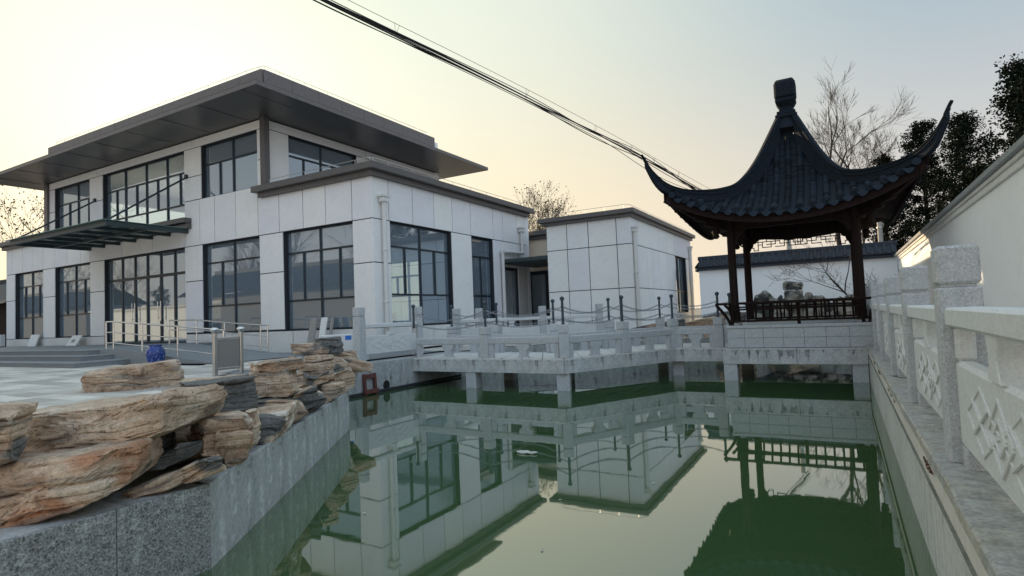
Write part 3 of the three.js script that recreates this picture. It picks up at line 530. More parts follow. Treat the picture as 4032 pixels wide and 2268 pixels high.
{
  const r = thing('ramp', 'grey sloping access ramp between steel handrails beside the entrance steps', 'ramp');
  const t = [], P = (x, y, z) => [x, y, z], q = (a, b, c, d) => t.push(...a, ...b, ...c, ...a, ...c, ...d);
  const x0 = -21.39, x1 = -20.2, x2 = -15.0, z0 = -12.75, z1 = -10.0, y = .45;
  q(P(x0, y, z1), P(x1, y, z1), P(x1, y, z0), P(x0, y, z0));
  q(P(x1, y, z1), P(x2, .02, z1), P(x2, .02, z0), P(x1, y, z0));
  q(P(x0, 0, z1), P(x1, 0, z1), P(x1, y, z1), P(x0, y, z1)); t.push(...P(x1, 0, z1), ...P(x2, .02, z1), ...P(x1, y, z1));
  q(P(x0, 0, z0), P(x0, y, z0), P(x1, y, z0), P(x1, 0, z0)); t.push(...P(x1, 0, z0), ...P(x1, y, z0), ...P(x2, .02, z0));
  part('ramp_body', fromTris(t), M.stepTop, r);
  part('ramp_landing', bx(-23, 0, -14.13, -15.2, .012, -12.76, 0), M.stepTop, r);
  const hr = (name, pts, label) => {
    const h = thing('handrail', label, 'handrail', 'steel handrails of the entrance ramp');
    const n = pts.length;
    for (const k of [.9, .55, .2]) { const g = []; for (let i = 0; i + 1 < n; i++) g.push(bar([pts[i][0], pts[i][1] + k, pts[i][2]], [pts[i + 1][0], pts[i + 1][1] + k, pts[i + 1][2]], k > .8 ? .026 : .019, 10)); part('rail', g, M.steel, h); }
    for (const [x, yy, z] of pts) part('post', bar([x, yy - .02, z], [x, yy + .9, z], .024, 10), M.steel, h);
  };
  hr('near', [[-21.35, .45, -10.2], [-20.9, .45, -10.2], [-19.2, .33, -10.2], [-17.3, .2, -10.2], [-15.1, .03, -10.2]], 'steel ramp handrail nearer the rocks, behind the blue jar');
  hr('far', [[-21.9, .45, -12.6], [-20.2, .42, -12.6], [-18.6, .28, -12.6], [-16.7, .14, -12.6], [-16.35, .12, -12.6]], 'steel ramp handrail nearer the building wall');
}
// blue jar
{
  const pr = [[.0, 0], [.26, 0], [.30, .03], [.40, .15], [.455, .30], [.43, .42], [.34, .50], [.27, .525], [.285, .55], [.30, .575], [.275, .59], [.25, .57], [.24, .5], [.0, .48]].map(([x, y]) => new THREE.Vector2(x, y));
  const g = new THREE.LatheGeometry(pr, 40); g.scale(.56, 1, .56); g.translate(-17.42, 0, -9.62);
  const j = thing('glazed_jar', 'round cobalt blue glazed jar standing in front of the ramp', 'jar');
  part('body', g, M.jar, j);
  const rim = new THREE.TorusGeometry(.16, .018, 10, 36); rim.rotateX(Math.PI / 2); rim.translate(-17.42, .575, -9.62);
  part('rim', rim, M.jar, j);
}
{ // sign stand
  const s = thing('sign_stand', 'stainless steel sign frame with grey back panel behind the rocks', 'sign');
  const x = -11.45, z0 = -7.53, z1 = -8.14;
  for (const z of [z0, z1]) { const p = part('post', [bx(x - .04, 0, z - .04, x + .04, .90, z + .04, .01)], M.steelDull, s); const c = new THREE.SphereGeometry(.085, 20, 12); c.scale(1, .62, 1); c.translate(x, .965, z); const c2 = new THREE.CylinderGeometry(.06, .05, .03, 16); c2.translate(x, .91, z); part('cap', [c, c2], M.steel, p); }
  part('rail', bx(x - .025, .75, z1 + .041, x + .025, .80, z0 - .041, .006), M.steelDull, s);
  part('rail', bx(x - .025, .11, z1 + .041, x + .025, .16, z0 - .041, .006), M.steelDull, s);
  part('panel', bx(x - .012, .165, z1 + .045, x + .012, .745, z0 - .045, .004), M.signFace, s);
}
function acUnit(label, x, y, z, ry) {
  const a = thing('air_conditioner', label, 'air conditioner', null, [x, y, z], ry);
  part('casing', [bx(-.42, .05, -.16, .42, .66, .14, .015)], M.white, a);
  const ring = new THREE.TorusGeometry(.215, .015, 8, 32); ring.translate(-.12, .36, .145);
  const gr = [ring]; for (let k = 0; k < 10; k++) { const t = k / 10 * Math.PI; gr.push(bar([-.12 - Math.cos(t) * .21, .36 - Math.sin(t) * .21, .148], [-.12 + Math.cos(t) * .21, .36 + Math.sin(t) * .21, .148], .004, 5)); }
  const disc = new THREE.CylinderGeometry(.21, .21, .006, 32); disc.rotateX(Math.PI / 2); disc.translate(-.12, .36, .142);
  part('fan_well', disc, M.black, a); part('fan_grille', gr, M.greyBoard, a);
  part('label_plate', bx(.21, .5, .139, .38, .62, .143, .001), M.acBlue, a);
  part('foot', bx(-.38, 0, -.15, -.30, .05, .13, .004), M.greyBoard, a); part('foot', bx(.30, 0, -.15, .38, .05, .13, .004), M.greyBoard, a);
  return a;
}
acUnit('white outdoor air conditioner unit at the far left end of the platform', -38.75, .45, -13.2, .5);
acUnit('white air conditioner unit with blue label beside the stone railing post', -12.35, .02, -11.75, 1.0);
{
  const lean = (name, label, cat, x, z, w, h, t, tilt, mat, y = .45, extra) => { const g = thing(name, label, cat, null, [x, y, z]); g.rotation.x = -tilt; const m = part('board', bx(-w / 2, 0, -t, w / 2, h, 0, .004), mat, g); if (extra) part('patch', bx(-w * .2, h * .3, .001, w * .15, h * .6, .004, .001), extra, g); return g; };
  lean('whiteboard', 'tall whiteboard leaning on the plinth under the leftmost window', 'board', -36.2, -13.78, .85, .62, .06, .3, M.white);
  lean('picture_board', 'square white framed board leaning against the plinth left of the entrance', 'board', -31.7, -13.6, .9, .56, .05, .55, M.white, .45, M.greyBoard);
  lean('leaning_board', 'wide grey plank leaning under the window nearest the corner', 'plank', -15.62, -13.6, .30, 1.22, .05, .22, M.greyBoard, .02);
  lean('leaning_board', 'pale plank in the middle of three leaning under the window', 'plank', -15.12, -13.6, .27, 1.22, .05, .22, M.white, .02);
  lean('leaning_board', 'thin plank rightmost of three leaning under the window', 'plank', -14.74, -13.6, .09, 1.2, .06, .22, M.greyBoard, .02);
}
{ // chair seen behind the corner window
  const c = thing('office_chair', 'dark padded chair inside the building behind the corner window', 'chair', null, [-15.0, .42, -15.3]);
  const bk = bx(-.34, .55, -.05, .34, 1.0, .05, .04); part('backrest', bk, M.black, c); part('seat', bx(-.3, .42, .0, .3, .5, .55, .03), M.black, c);
  for (const [x, z] of [[-.26, .03], [.26, .03], [-.26, .5], [.26, .5]]) part('leg', bar([x, 0, z], [x, .42, z], .02), M.black, c);
}

// ------------------------------------------------------------------ stone railings
const place = (g, A, B, y) => { g = g.clone(); g.rotateY(Math.atan2(-(B[1] - A[1]), B[0] - A[0])); g.translate(A[0], y, A[1]); return g; };
function railPost(parent, x, z, ry, y0, h = 1.32, w = .11, head = .235) {
  const g = [bx(-w, 0, -w, w, h - head - .02, w, .012), bx(-w + .022, h - head - .02, -w + .022, w - .022, h - head, w - .022, .004), bx(-w, h - head, -w, w, h, w, .016)];
  g.forEach((q) => { q.rotateY(ry); q.translate(x, y0, z); });
  return part('post', g, M.granite, parent);
}
const vaseShape = (() => { const s = new THREE.Shape(); s.moveTo(-.12, 0); s.quadraticCurveTo(-.055, .08, -.075, .12); s.lineTo(-.12, .21); s.lineTo(.12, .21); s.lineTo(.075, .12); s.quadraticCurveTo(.055, .08, .12, 0); s.closePath(); return s; })();
function railPanel(parent, A, B, y0, w = .11, s = 1) {
  const L = Math.hypot(B[0] - A[0], B[1] - A[1]), a = w, b = L - w, m = L / 2, P = (g) => place(g, A, B, y0);
  part('top_rail', P(bx(a - .02, .83, -.085, b + .02, .945, .085, .014)), M.graniteSmooth, parent);
  const pn = part('panel', P(bx(a - .005, .12, -.05, b + .005, .625, .05, .022)), M.graniteSmooth, parent);
  const v = new THREE.ExtrudeGeometry(vaseShape, { depth: .11, bevelEnabled: true, bevelSize: .006, bevelThickness: .006, bevelSegments: 1 }); v.translate(m, .622, -.055);
  part('baluster', P(boxUV(v)), M.graniteSmooth, parent);
  part('half_baluster', P(bx(a, .622, -.05, a + .07, .832, .05, .02)), M.graniteSmooth, parent);
  part('half_baluster', P(bx(b - .07, .622, -.05, b, .832, .05, .02)), M.graniteSmooth, parent);
  part('foot', P(bx(a + .01, 0, -.05, a + .16, .122, .05, .008)), M.granite, parent);
  part('foot', P(bx(b - .16, 0, -.05, b - .01, .122, .05, .008)), M.granite, parent);
  const rel = [], bw = .011; let d = .005;
  const seg = (x0, y0b, x1, y1b) => { d += .0004; for (const sd of [-1, 1]) { const g = bx(0, -bw, -.004, Math.hypot(x1 - x0, y1b - y0b), bw, d, .003); g.rotateZ(Math.atan2(y1b - y0b, x1 - x0)); if (sd < 0) g.scale(1, 1, -1); g.translate(m + x0, .372 + y0b, sd * .05); if (sd < 0) { const ix = g.attributes.position; for (let i = 0; i < ix.count; i += 3) for (const at of [g.attributes.position, g.attributes.normal, g.attributes.uv]) for (let c = 0; c < at.itemSize; c++) { const t = at.array[(i + 1) * at.itemSize + c]; at.array[(i + 1) * at.itemSize + c] = at.array[(i + 2) * at.itemSize + c]; at.array[(i + 2) * at.itemSize + c] = t; } } rel.push(g); } };
  const loz = (cx, hw, hh) => { seg(cx - hw, 0, cx, hh); seg(cx, hh, cx + hw, 0); seg(cx + hw, 0, cx, -hh); seg(cx, -hh, cx - hw, 0); };
  const q = Math.min(.40, (L - .5) / 5);
  loz(-q * 1.05, q, .17); loz(q * 1.05, q, .17); loz(0, q * .62, .17); loz(0, q * .3, .08); seg(-q * 1.55, .09, -q * .55, -.09); seg(q * 1.55, .09, q * .55, -.09); seg(-q * 1.55, -.09, -q * .55, .09); seg(q * 1.55, -.09, q * .55, .09);
  part('relief', rel.map(P), M.graniteSmooth, pn);
}
{
  const r = thing('stone_railing', 'carved granite railing with square posts along the right pond edge', 'railing');
  const zs = [0.3, -2.1, -4.5, -6.9, -9.3, -11.7, -14.1, -16.5, -18.9, -21.3, -23.7];
  zs.forEach((z, i) => { railPost(r, .62, z, 0, 0); if (i) railPanel(r, [.62, zs[i - 1]], [.62, z], 0); });
}
{
  const r = thing('stone_railing', 'granite railing on the left bank wall ending at the bridge', 'railing');
  const zs = [-11.32, -13.72]; zs.forEach((z) => railPost(r, -11.06, z, 0, -.03, 1.42, .12));
  railPanel(r, [-11.06, zs[0]], [-11.06, zs[1]], -.0);
}
{
  const r = thing('stone_railing', 'granite railing on the far bank in front of the small building', 'railing');
  const pts = [[-11.25, -16.0], [-11.3, -17.5], [-9.63, -19.2], [-7.88, -20.42]];
  pts.forEach(([x, z], i) => { railPost(r, x, z, [0, .4, .7, .6][i], 0, 1.32, .12); if (i) railPanel(r, pts[i - 1], [x, z], 0); });
}

// ------------------------------------------------------------------ zigzag bridge
const slab = (poly, y0, y1) => { const s = new THREE.Shape(poly.map(([x, z]) => new THREE.Vector2(x, -z))); const g = new THREE.ExtrudeGeometry(s, { depth: y1 - y0, bevelEnabled: false }); g.rotateX(-Math.PI / 2); g.translate(0, y0, 0); return boxUV(g); };
const outer = [[-10.82, -13.18], [-5.98, -13.0], [-4.2, -16.58], [-2.72, -16.6]], inner = [[-10.82, -15.5], [-7.25, -15.25], [-5.25, -18.85], [-2.72, -18.85]];
const DK = -.09;
{
  const b = thing('zigzag_bridge', 'low zigzag stone bridge deck on square piers leading to the pavilion', 'bridge');
  part('deck_core', slab([...outer, ...inner.slice().reverse()].map(([x, z]) => [x, z]), DK - .33, DK - .035), M.slabEdge, b);
  // deck slabs laid across the walk
  for (let i = 0; i < 3; i++) { const n = [8, 7, 3][i]; for (let k = 0; k < n; k++) { const t0 = k / n, t1 = (k + 1) / n, g = .003; const L = (P, t) => [lerp(P[i][0], P[i + 1][0], t), lerp(P[i][1], P[i + 1][1], t)]; part('deck_slab', slab([L(outer, t0 + g), L(outer, t1 - g), L(inner, t1 - g), L(inner, t0 + g)], DK - .034, DK), M.deck, b); } }
  const edge = (P, side, n) => { for (let i = 0; i + 1 < P.length; i++) { const m = n[i]; for (let k = 0; k < m; k++) { const A = [lerp(P[i][0], P[i + 1][0], k / m), lerp(P[i][1], P[i + 1][1], k / m)], B = [lerp(P[i][0], P[i + 1][0], (k + 1) / m), lerp(P[i][1], P[i + 1][1], (k + 1) / m)]; const ux = (B[0] - A[0]) * .0015, uz = (B[1] - A[1]) * .0015; part('edge_slab', wallAlong([A[0] + ux, A[1] + uz], [B[0] - ux, B[1] - uz], DK - .37, DK - .036, .04, side, .004), M.deckEdge, b); } } };
  edge(outer, -1, [5, 4, 2]); edge(inner, 1, [4, 4, 3]);
  for (const [x, z, a] of [[-8.8, -13.25, 0], [-6.1, -13.2, .3], [-4.2, -16.95, .2], [-8.7, -15.1, 0], [-6.9, -15.25, .3], [-5.1, -18.6, .3]]) { const g = bx(-.16, -2.2, -.16, .16, DK - .331, .16, .012); g.rotateY(a); g.translate(x, 0, z); part('pier', g, M.granite, b); }
}
const tShape = (() => { const s = new THREE.Shape(); [[-.15, 0], [.15, 0], [.15, .03], [.11, .03], [.11, .22], [.15, .22], [.15, .26], [.19, .26], [.19, .365], [-.19, .365], [-.19, .26], [-.15, .26], [-.15, .22], [-.11, .22], [-.11, .03], [-.15, .03]].forEach(([x, y], i) => (i ? s.lineTo(x, y) : s.moveTo(x, y))); s.closePath(); return s; })();
function lowRailing(label, P, start) {
  const r = thing('bridge_railing', label, 'railing', 'low stone railings of the zigzag bridge');
  P.forEach(([x, z], i) => {
    const A = P[Math.max(0, i - 1)], B = P[Math.min(P.length - 1, i + 1)];
    if (i || !start) railPost(r, x, z, Math.atan2(-(B[1] - A[1]), B[0] - A[0]), DK, .83, .125, .215);
    if (!i) return;
    const Q = P[i - 1], L = Math.hypot(x - Q[0], z - Q[1]), T = (g) => place(g, Q, [x, z], DK);
    part('rail', T(bx(.1, .365, -.075, L - .1, .54, .075, .016)), M.granite, r);
    for (const u of [L / 2]) { const g = new THREE.ExtrudeGeometry(tShape, { depth: .12, bevelEnabled: true, bevelSize: .005, bevelThickness: .005, bevelSegments: 1 }); g.translate(u, 0, -.06); part('rail_support', T(boxUV(g)), M.granite, r); }
    for (const [u0, u1] of [[.125, .25], [L - .25, L - .125]]) part('rail_support', T([bx(u0, 0, -.06, u1, .364, .06, .008)][0]), M.granite, r);
  });
}
const outerPosts = [[-10.95, -13.42], [-8.4, -13.3], [-6.05, -13.18], [-5.13, -14.95], [-4.25, -16.72], [-3.0, -16.74]];
const innerPosts = [[-10.95, -15.32], [-9.25, -15.3], [-7.22, -15.08], [-6.2, -16.85], [-5.15, -18.7], [-3.0, -18.7]];
lowRailing('low granite railing on the near side of the zigzag bridge', outerPosts, true);
lowRailing('low granite railing on the far side of the zigzag bridge', innerPosts, false);
{ // chain posts and chains
  const proto = new THREE.Group();
  part('pole', [bar([0, 0, 0], [0, .60, 0], .032, 12), bar([0, 0, 0], [0, .02, 0], .055, 12)], M.chainPost, proto);
  const ball = new THREE.SphereGeometry(.058, 16, 12); ball.translate(0, .64, 0); part('ball_finial', ball, M.chainPost, proto);
  for (const y of [.44, .14]) { const e = new THREE.TorusGeometry(.03, .008, 6, 14); e.rotateX(Math.PI / 2); e.translate(0, y, 0); part('chain_ring', e, M.chainPost, proto); }
  const words = { outer: ['at the bank end of the near bridge railing', 'on the second near bridge post from the bank', 'on the outer bend post of the near bridge railing', 'halfway along the slanting near bridge railing', 'on the near inner bend post toward the pavilion', 'on the near post touching the pavilion base'], inner: ['at the bank end of the far bridge railing', 'on the second far bridge post from the bank', 'on the bend post of the far bridge railing', 'halfway along the slanting far bridge railing', 'on the far bend post before the pavilion', 'on the far post next to the pavilion column'] };
  const linkA = new THREE.TorusGeometry(.02, .0065, 5, 8); linkA.scale(1.55, 1, 1);
  const linkB = linkA.clone().rotateX(Math.PI / 2);
  const put = (P, set, near) => {
    P.forEach(([x, z], i) => { const c = proto.clone(); c.name = numbered('chain_post'); c.position.set(x, i || near === 'far' ? .74 : .76, z); scene.add(c); tag(c, 'dark metal ball-topped chain post ' + words[set][i], 'chain post', 'chain posts on the bridge'); });
    for (let i = 0; i + 1 < P.length; i++) {
      const A = P[i], B = P[i + 1], L = Math.hypot(B[0] - A[0], B[1] - A[1]), ry = Math.atan2(-(B[1] - A[1]), B[0] - A[0]), g = [];
      const upper = [], lower = [];
      for (const [list, ya, sag] of [[upper, 1.18, .19 * L / 2.1], [lower, .88, .15 * L / 2.1]]) {
        const n = Math.round(L / .047);
        for (let k = 0; k < n; k++) { const t = (k + .5) / n, l = (k % 2 ? linkA : linkB).clone(); l.rotateZ(Math.atan(sag * 4 * (2 * t - 1) / L)); l.translate(t * L, ya - sag * 4 * t * (1 - t), 0); l.rotateY(ry); l.translate(A[0], 0, A[1]); list.push(l); }
      }
      const c = thing('hanging_chain', `pair of grey chains on the ${near} bridge railing, ${['span from the bank', 'second span from the bank', 'third span from the bank', 'fourth span from the bank', 'span meeting the pavilion'][i]}`, 'chain', 'chains along the bridge');
      part('upper_chain', upper, M.chain, c); part('lower_chain', lower, M.chain, c);
    }
  };
  put(outerPosts, 'outer', 'near'); put(innerPosts, 'inner', 'far');
}

// ------------------------------------------------------------------ pavilion
{
  const CX = -1.03, CZ = -17.43;
  const pv = thing('pavilion', 'dark timber pavilion with upswept tiled roof on a granite base', 'pavilion', null, [CX, 0, CZ]);
  const interp = (T, x) => { if (x <= T[0][0]) return T[0][1] + (x - T[0][0]) * (T[1][1] - T[0][1]) / (T[1][0] - T[0][0]); for (let i = 1; i < T.length; i++) if (x <= T[i][0] || i === T.length - 1) { const p0 = T[Math.max(0, i - 2)], p1 = T[i - 1], p2 = T[i], p3 = T[Math.min(T.length - 1, i + 1)], t = (x - p1[0]) / (p2[0] - p1[0]), m1 = (p2[1] - p0[1]) / (p2[0] - p0[0]) * (p2[0] - p1[0]), m2 = (p3[1] - p1[1]) / (p3[0] - p1[0]) * (p2[0] - p1[0]), t2 = t * t, t3 = t2 * t; return (2 * t3 - 3 * t2 + 1) * p1[1] + (t3 - 2 * t2 + t) * m1 + (-2 * t3 + 3 * t2) * p2[1] + (t3 - t2) * m2; } };
  const RT = [[.18, 6.2], [.23, 6.1], [.5, 5.48], [.73, 4.98], [.96, 4.58], [1.21, 4.28], [1.53, 4.13], [1.9, 4.06], [2.3, 4.06], [2.58, 4.14], [2.75, 4.25], [2.9, 4.43], [3.01, 4.6], [3.1, 4.80]];
  const RB = [[.18, 5.55], [.34, 5.17], [.71, 4.42], [1.11, 4.0], [1.6, 3.8], [2.03, 3.79], [2.44, 3.87], [2.7, 3.97], [2.85, 4.12], [2.97, 4.34], [3.05, 4.56], [3.13, 4.76]];
  const YM = [[.15, 5.6], [.34, 5.17], [.71, 4.42], [1.11, 3.95], [1.6, 3.6], [2.0, 3.385], [2.35, 3.235], [2.8, 3.07]];
  const de = (x) => 2.35 + .45 * Math.pow(Math.min(1, Math.abs(x) / 2.8), 2.5);
  const Y = (x, d) => lerp(interp(YM, d), interp(RB, Math.min(d, 2.8)) - .02, Math.pow(clamp(Math.abs(x) / d), 2.2));
  const rot = (g, k) => { g.rotateY(k * Math.PI / 2); return g; };
  const grid = (nu, nv, f, flip) => { const t = []; for (let i = 0; i < nu; i++) for (let j = 0; j < nv; j++) { const a = f(i / nu, j / nv), b = f((i + 1) / nu, j / nv), c = f((i + 1) / nu, (j + 1) / nv), d = f(i / nu, (j + 1) / nv); if (flip) t.push(...a, ...c, ...b, ...a, ...d, ...c); else t.push(...a, ...b, ...c, ...a, ...c, ...d); } return fromTris(t); };
  const surf = (lift) => (u, v) => { const s = u * 2 - 1, x1 = s * 2.8, dd = lerp(de(x1), .12, v), x = s * lerp(2.8, .12, v); return [x, Y(x, dd) + lift, dd]; };
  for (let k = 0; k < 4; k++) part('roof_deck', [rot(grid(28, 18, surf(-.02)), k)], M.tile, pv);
  // underside of the eaves and the curved fascia board
  for (let k = 0; k < 4; k++) {
    part('eave_soffit', rot(grid(28, 6, (u, v) => { const s = u * 2 - 1, x1 = s * 2.72, d = lerp(de(x1) - .1, 1.3, v), x = lerp(x1, s * 1.3, v); return [x, lerp(Y(x1, de(x1) - .1) - .17, 3.3, Math.pow(v, .8)), d]; }, true), k), M.woodRed, pv);
    const fb = []; const N = 30; for (let i = 0; i < N; i++) { const a = (i / N * 2 - 1) * 2.76, b = ((i + 1) / N * 2 - 1) * 2.76, p = (x, dy, dd) => [x, Y(x, de(x)) - .04 + dy, de(x) - .06 + dd]; const q = (A, B, C, D) => fb.push(...A, ...B, ...C, ...A, ...C, ...D); q(p(a, -.2, 0), p(b, -.2, 0), p(b, 0, 0), p(a, 0, 0)); q(p(b, -.2, -.05), p(a, -.2, -.05), p(a, 0, -.05), p(b, 0, -.05)); q(p(a, -.2, -.05), p(b, -.2, -.05), p(b, -.2, 0), p(a, -.2, 0)); }
    part('fascia_board', rot(fromTris(fb), k), M.woodRed, pv);
  }
  // barrel tiles: half tubes with ringed courses
  const halfTile = (len, r, rings) => { const pts = []; for (let k = 0; k < rings; k++) { pts.push([k / rings * len, r * .9], [(k + .82) / rings * len, r * 1.04], [(k + .97) / rings * len, r * 1.04]); } pts.push([len, r * .9]); const t = [], A = 8; for (let i = 0; i + 1 < pts.length; i++) for (let a = 0; a < A; a++) { const f = (p, q) => [Math.cos(q / A * Math.PI) * p[1], Math.sin(q / A * Math.PI) * p[1], p[0]]; const p0 = f(pts[i], a), p1 = f(pts[i + 1], a), p2 = f(pts[i + 1], a + 1), p3 = f(pts[i], a + 1); t.push(...p0, ...p2, ...p1, ...p0, ...p3, ...p2); } const g = fromTris(t); return toCreasedNormals(g, .9); };
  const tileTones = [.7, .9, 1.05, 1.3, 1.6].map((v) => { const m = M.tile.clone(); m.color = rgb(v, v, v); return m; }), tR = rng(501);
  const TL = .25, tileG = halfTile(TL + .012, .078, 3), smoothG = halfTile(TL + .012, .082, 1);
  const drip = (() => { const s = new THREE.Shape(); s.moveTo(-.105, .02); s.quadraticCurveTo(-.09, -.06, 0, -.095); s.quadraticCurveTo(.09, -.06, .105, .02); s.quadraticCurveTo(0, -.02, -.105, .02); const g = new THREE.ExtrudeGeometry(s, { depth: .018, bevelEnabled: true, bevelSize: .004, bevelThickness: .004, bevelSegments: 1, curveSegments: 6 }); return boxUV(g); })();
  const capG = (() => { const g = new THREE.CylinderGeometry(.084, .084, .02, 16); g.rotateX(Math.PI / 2); return boxUV(g.toNonIndexed()); })();
  const basis = (x, d, yy) => { const e = .02, T = new THREE.Vector3(0, Y(x, d + e) - Y(x, d - e), 2 * e).normalize(), X = new THREE.Vector3(2 * e, (Y(x + e, d) - Y(x - e, d)) * .6, 0).normalize(), Nn = new THREE.Vector3().crossVectors(T, X).normalize(); X.crossVectors(Nn, T); return new THREE.Matrix4().makeBasis(X, Nn, T).setPosition(x, yy, d); };
  for (let k = 0; k < 4; k++) {
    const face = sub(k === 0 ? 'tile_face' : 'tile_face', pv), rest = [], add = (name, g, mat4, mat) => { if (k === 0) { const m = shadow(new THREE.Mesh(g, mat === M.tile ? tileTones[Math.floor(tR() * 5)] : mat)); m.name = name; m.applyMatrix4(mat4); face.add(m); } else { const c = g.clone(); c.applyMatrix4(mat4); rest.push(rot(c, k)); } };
    const dripR = [];
    for (let i = -9; i <= 9; i++) {
      const x = i * .283; let d = de(x) + .03, n = 0;
      const stop = Math.max(.2, Math.abs(x) + .05);
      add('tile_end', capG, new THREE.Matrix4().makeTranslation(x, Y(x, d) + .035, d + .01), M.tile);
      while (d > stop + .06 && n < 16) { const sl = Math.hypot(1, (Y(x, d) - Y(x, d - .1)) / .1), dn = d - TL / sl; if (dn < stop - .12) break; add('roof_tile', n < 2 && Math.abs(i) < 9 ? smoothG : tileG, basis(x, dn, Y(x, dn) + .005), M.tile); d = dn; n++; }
    }
    for (let i = -9; i < 9; i++) {
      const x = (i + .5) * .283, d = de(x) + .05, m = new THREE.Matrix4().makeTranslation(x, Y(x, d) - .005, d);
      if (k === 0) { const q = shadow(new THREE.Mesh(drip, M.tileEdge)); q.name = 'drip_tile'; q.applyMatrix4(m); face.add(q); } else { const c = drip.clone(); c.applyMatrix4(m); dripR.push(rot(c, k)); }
      // overlapping trough tiles
      for (let dd = d - .04, n = 0; dd > Math.abs(x) + .12 && n < 30; n++) { const g = bx(-.085, 0, -.06, .085, .012, .06, 0); g.rotateX(.10); const mm = basis(x, dd, Y(x, dd) - .005); g.applyMatrix4(mm); rest.push(k === 0 ? g : rot(g, k)); dd -= .085; }
    }
    if (rest.length) part('trough_tiles', rest, M.tile, face).userData.kind = 'stuff';
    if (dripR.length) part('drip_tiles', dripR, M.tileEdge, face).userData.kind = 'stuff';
  }
  // hip ridges sweeping up into horns
  for (let k = 0; k < 4; k++) {
    const strip = (w0, bot, top, r0, r1, N = 44) => { const t = []; const P = (i, sx, y) => { const r = lerp(r0, r1, i / N), w = sx * (r > 2.7 ? lerp(w0, w0 * .6, (r - 2.7) / .4) : w0); return [r + w * .7071, y(r), r - w * .7071]; }; const q = (a, b, c, d) => t.push(...a, ...b, ...c, ...a, ...c, ...d); for (let i = 0; i < N; i++) { q(P(i, 1, bot), P(i + 1, 1, bot), P(i + 1, 1, top), P(i, 1, top)); q(P(i + 1, -1, bot), P(i, -1, bot), P(i, -1, top), P(i + 1, -1, top)); q(P(i, 1, top), P(i + 1, 1, top), P(i + 1, -1, top), P(i, -1, top)); q(P(i + 1, 1, bot), P(i, 1, bot), P(i, -1, bot), P(i + 1, -1, bot)); } for (const [i, f] of [[0, 0], [N, 1]]) q(P(i, f ? 1 : -1, bot), P(i, f ? -1 : 1, bot), P(i, f ? -1 : 1, top), P(i, f ? 1 : -1, top)); return fromTris(t); };
    const b = (r) => interp(RB, r), tp = (r) => interp(RT, r), mix = (f) => (r) => lerp(b(r), tp(r), f);
    const rg = [strip(.085, (r) => b(r) - .04, mix(.5), .22, 3.08), strip(.105, mix(.5), mix(.62), .22, 3.08), strip(.075, mix(.62), mix(.8), .22, 3.09), strip(.095, mix(.8), mix(.93), .22, 3.1), strip(.05, mix(.93), tp, .22, 3.11)];
    part('hip_ridge', rg.map((g) => rot(g, k)), M.tile, pv);
    part('horn_cap', rot(strip(.075, (r) => tp(r) - .005, (r) => tp(r) + .03, 3.04, 3.15, 4), k), M.tile, pv);
    // corner beam and carved pendant below each corner
    const cb = [beam([1.2, 3.14, 1.2], [2.15, 3.36, 2.15], .13, .2), beam([2.1, 3.35, 2.1], [2.72, 3.8, 2.72], .12, .17), beam([1.35, 3.02, 1.35], [1.95, 3.18, 1.95], .12, .14)];
    part('corner_beam', cb.map((g) => rot(g, k)), M.wood, pv);
    const pd = new THREE.LatheGeometry([[0, -.16], [.05, -.15], [.09, -.1], [.07, -.04], [.1, 0], [.1, .07], [.06, .1], [.06, .26]].map(([x, y]) => new THREE.Vector2(x, y)), 12).toNonIndexed(); pd.translate(1.72, 2.93, 1.72);
    part('pendant', rot(pd, k), M.wood, pv);
  }
  // finial
  const prism = (y0, y1, a, b, tw = Math.PI / 4) => { const g = new THREE.CylinderGeometry(b * 1.414, a * 1.414, y1 - y0, 4, 1); g.rotateY(tw); g.translate(0, (y0 + y1) / 2, 0); return boxUV(g.toNonIndexed()); };
  part('finial', [prism(5.75, 6.08, .34, .22), bx(-.27, 6.06, -.27, .27, 6.15, .27, .02), bx(-.23, 6.15, -.23, .23, 6.25, .23, .02), bx(-.17, 6.25, -.17, .17, 6.38, .17, .02), prism(6.36, 6.52, .17, .25), bx(-.25, 6.5, -.25, .25, 6.60, .25, .02), bx(-.265, 6.6, -.265, .265, 7.06, .265, .05), prism(7.05, 7.12, .24, .19)], M.tile, pv);
  // columns, lintels, lattice
  const H = 1.41;
  for (const [sx, sz] of [[-1, 1], [1, 1], [-1, -1], [1, -1]]) {
    const g = new THREE.CylinderGeometry(.098, .105, 2.8, 24); g.translate(sx * H, 1.95, sz * H); part('column', g, M.wood, pv);
    const f = new THREE.LatheGeometry([[0, 0], [.15, 0], [.16, .04], [.13, .08], [0, .08]].map(([x, y]) => new THREE.Vector2(x, y)), 20); f.translate(sx * H, .52, sz * H); part('column_base', f, M.granite, pv);
  }
  for (const s of [-1, 1]) { part('lintel', bx(-1.6, 3.0, s * H - .07, 1.6, 3.34, s * H + .07, .01), M.wood, pv); part('lintel', bx(s * H - .069, 3.02, -1.58, s * H + .069, 3.32, 1.58, .01), M.wood, pv); }
  part('ceiling', bx(-1.5, 3.35, -1.5, 1.5, 3.4, 1.5, 0), M.wood, pv);
